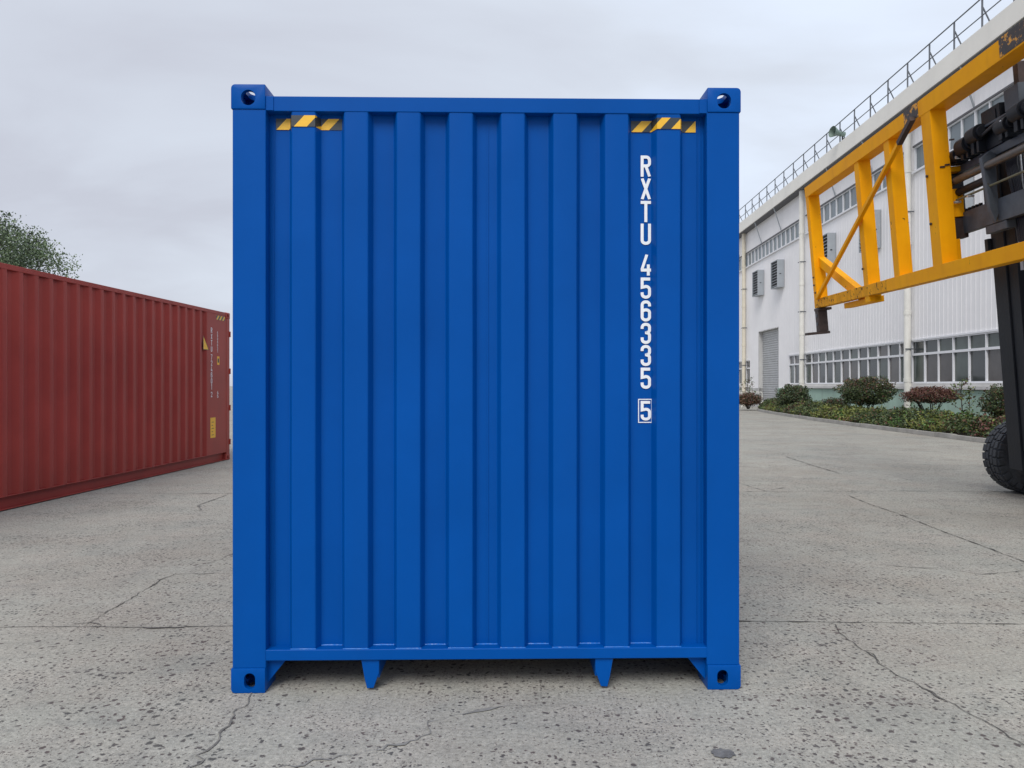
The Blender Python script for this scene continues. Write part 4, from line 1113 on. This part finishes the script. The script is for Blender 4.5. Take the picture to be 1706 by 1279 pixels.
# --- mast
for (s0, s1) in ((5.10, 5.26), (7.44, 7.60)):
    si = 1 if s0 < 6 else -1
    m = MB(S)
    m.box(s0 if si > 0 else s0 - .125, s1 + .125 if si > 0 else s1, .64, .98, -4.85, -1.02)
    P_(m.build('mast_rail', M['black'], None, .008), trk)
for (s0, s1) in ((5.39, 5.60), (7.10, 7.31)):
    sb('inner_mast_rail', M['black'], [(s0, s1, .66, .90, -4.6, -.50)], trk, .008)
sb('mast_crossbar', M['black'], [(5.58, 7.12, .70, .88, -.62, -.42), (5.10, 7.60, .981, 1.10, -1.4, -1.2), (5.10, 7.60, .981, 1.10, -3.6, -3.3), (5.38, 7.32, .70, .98, -4.85, -4.62)], trk, .01)
for s_ in (5.74, 6.96):
    sb('lift_cylinder', M['black'], [], trk, 0, tubes=[([(s_, .80, -4.8), (s_, .80, -2.75)], .085, 18)])
    sb('lift_rod', M['chrome'], [], trk, 0, tubes=[([(s_, .80, -2.75), (s_, .80, -.55)], .05, 16)])
for s_ in (5.97, 6.10, 6.30, 6.36, 6.62):
    sb('lift_chain', M['chrome'], [], trk, 0, tubes=[([(s_, .50, -2.40), (s_, .50, -1.0)], .02 if s_ != 6.10 else .012, 10)])
sb('mast_bracket', M['black'], [(5.02, 5.10, .60, .72, -2.06, -1.90), (5.04, 5.12, .72, .90, -2.75, -2.62)], trk, .006)
sb('mast_cover', M['black'], [(5.385, 7.315, .94, .975, -4.6, -1.3)], trk, .004)
# --- wheels
def wheel(cx, cy, r, wd, ang, name='wheel'):
    rr = Matrix.Translation(Vector((cx, cy, r)) - Vector(trk.location)) @ Matrix.Rotation(ang, 4, 'Z')
    prof_ = [(-wd / 2 + .01, r * .56), (-wd / 2 - .012, r * .70), (-wd / 2 - .012, r * .84), (-wd / 2 + .012, r * .935), (-wd / 2 + .04, r * .955), (wd / 2 - .04, r * .955), (wd / 2 - .012, r * .935), (wd / 2 + .012, r * .84), (wd / 2 + .012, r * .70), (wd / 2 - .01, r * .56)]
    m = MB(); n = 56
    vs = []; fs = []; k_ = len(prof_)
    for i in range(n):
        a = 2 * math.pi * i / n
        for (y, q) in prof_: vs.append((math.cos(a) * q, y, math.sin(a) * q))
    for i in range(n):
        j = (i + 1) % n
        for k in range(k_ - 1): fs.append((i * k_ + k, i * k_ + k + 1, j * k_ + k + 1, j * k_ + k))
    m.add(vs, fs)
    nl = 27
    for i in range(nl):   # lugs, staggered left and right, two rows each
        for side in (-1, 1):
            a = 2 * math.pi * (i + (.5 if side > 0 else 0)) / nl
            for (y0, y1, ro, ri, da, wa) in ((.015, .075, r, r * .93, 0, .43), (.088, wd / 2 - .012, r * .998, r * .93, .12, .43), (wd / 2 - .012, wd / 2 + .02, r * .965, r * .80, .18, .40)):
                a0_ = a + da * 2 * math.pi / nl; hw = wa * 2 * math.pi / nl
                vv = []
                for (aa, q, y) in ((a0_ - hw, ri, y0), (a0_ + hw, ri, y0), (a0_ + hw, ri, y1), (a0_ - hw, ri, y1), (a0_ - hw, ro, y0), (a0_ + hw, ro, y0), (a0_ + hw * .9, ro * (.985 if y1 > wd / 2 else 1), y1), (a0_ - hw * .9, ro * (.985 if y1 > wd / 2 else 1), y1)):
                    vv.append((math.cos(aa) * q, side * y, math.sin(aa) * q))
                m.add(vv, [(0, 1, 2, 3), (4, 7, 6, 5), (0, 4, 5, 1), (1, 5, 6, 2), (2, 6, 7, 3), (3, 7, 4, 0)])
    ty = m.build(name, M['tyre'], trk, .004, 1, ang=40); ty.matrix_local = rr
    m = MB()
    for side in (-1, 1):
        m.tube([(0, side * (wd / 2 - .01), 0), (0, side * (wd / 2 - .05), 0)], [r * .57, r * .50], 32)
        m.tube([(0, side * (wd / 2 - .05), 0), (0, side * (wd / 2 - .01), 0)], [r * .18, r * .17], 16)
        for k in range(8): a = k * math.pi / 4; m.tube([(math.cos(a) * r * .3, side * (wd / 2 - .06), math.sin(a) * r * .3), (math.cos(a) * r * .3, side * (wd / 2 - .03), math.sin(a) * r * .3)], .018, 6)
    ri_ = m.build('rim', M['rim'], ty)
    return ty
ya = math.atan(-.0734)
wheel(7.02, 10.47, .505, .36, ya)
wheel(6.70, 7.05, .54, .36, ya)
wheel(9.95, 10.10, .48, .32, ya)
wheel(9.75, 7.35, .48, .32, ya)
# --- truck body (mostly outside the frame)
TX = Matrix.Translation(Vector((6.83, 8.76, 0))) @ Matrix.Rotation(ya, 4, 'Z')
def tb(name, mm, boxes, bevel=.03, prisms=(), tubes=()):
    m = MB(lambda p: TX @ p)
    for b in boxes: m.box(*b)
    for b in prisms: m.prism(*b)
    for b in tubes: m.tube(*b)
    return P_(m.build(name, mm, None, bevel, 2), trk)
tb('axle', M['black'], [(-.12, .12, -1.45, 1.45, .42, .66), (3.0, 3.2, -1.1, 1.1, .40, .60)], .01)
tb('chassis', M['truck'], [(.05, 3.6, -.95, .95, .62, 1.15)], .04)
tb('mudguard', M['truck'], [], .01, [([(-.1, 1.17), (.75, 1.17), (.80, 1.23), (-.1, 1.23)], 'y', 1.0, 1.5), ([(-.1, 1.17), (.75, 1.17), (.80, 1.23), (-.1, 1.23)], 'y', -1.5, -1.0)])
tb('counterweight', M['darkgrey'], [], .06, [([(3.3, .45), (4.25, .55), (4.35, 1.0), (4.2, 1.75), (3.3, 1.9)], 'y', -1.2, 1.2)])
tb('bonnet', M['truck'], [], .04, [([(1.9, 1.16), (3.28, 1.16), (3.28, 1.85), (2.0, 1.95), (1.9, 1.8)], 'y', -.8, .8)])
cb = tb('cab', M['black'], [(.35, 1.85, -.75, .75, 1.16, 1.75), (.35, .42, -.75, -.68, 1.75, 2.95), (.35, .42, .68, .75, 1.75, 2.95), (1.78, 1.85, -.75, -.68, 1.75, 2.95), (1.78, 1.85, .68, .75, 1.75, 2.95), (.30, 1.90, -.80, .80, 2.95, 3.05)], .01)
gl = bpy.data.materials.new('cab_glass'); gl.use_nodes = True; pg = gl.node_tree.nodes['Principled BSDF']; pg.inputs['Base Color'].default_value = (.6, .7, .7, 1); pg.inputs['Transmission Weight'].default_value = .9; pg.inputs['Roughness'].default_value = .03
gm = MB(lambda p: TX @ p)
gm.box(.375, .385, -.68, .68, 1.76, 2.94); gm.box(.42, 1.78, .71, .72, 1.76, 2.94); gm.box(.42, 1.78, -.72, -.71, 1.76, 2.94)
P_(gm.build('cab_window', gl, None, 0), trk)
tb('seat', M['seal'], [(1.2, 1.65, -.25, .25, 1.752, 1.95), (1.6, 1.72, -.25, .25, 1.952, 2.5)], .03)
tb('tilt_cylinder', M['chrome'], [], 0, (), [([(.0, .9, 1.30), (.7, .9, .98)], .05, 12), ([(.0, -.9, 1.30), (.7, -.9, .98)], .05, 12)])
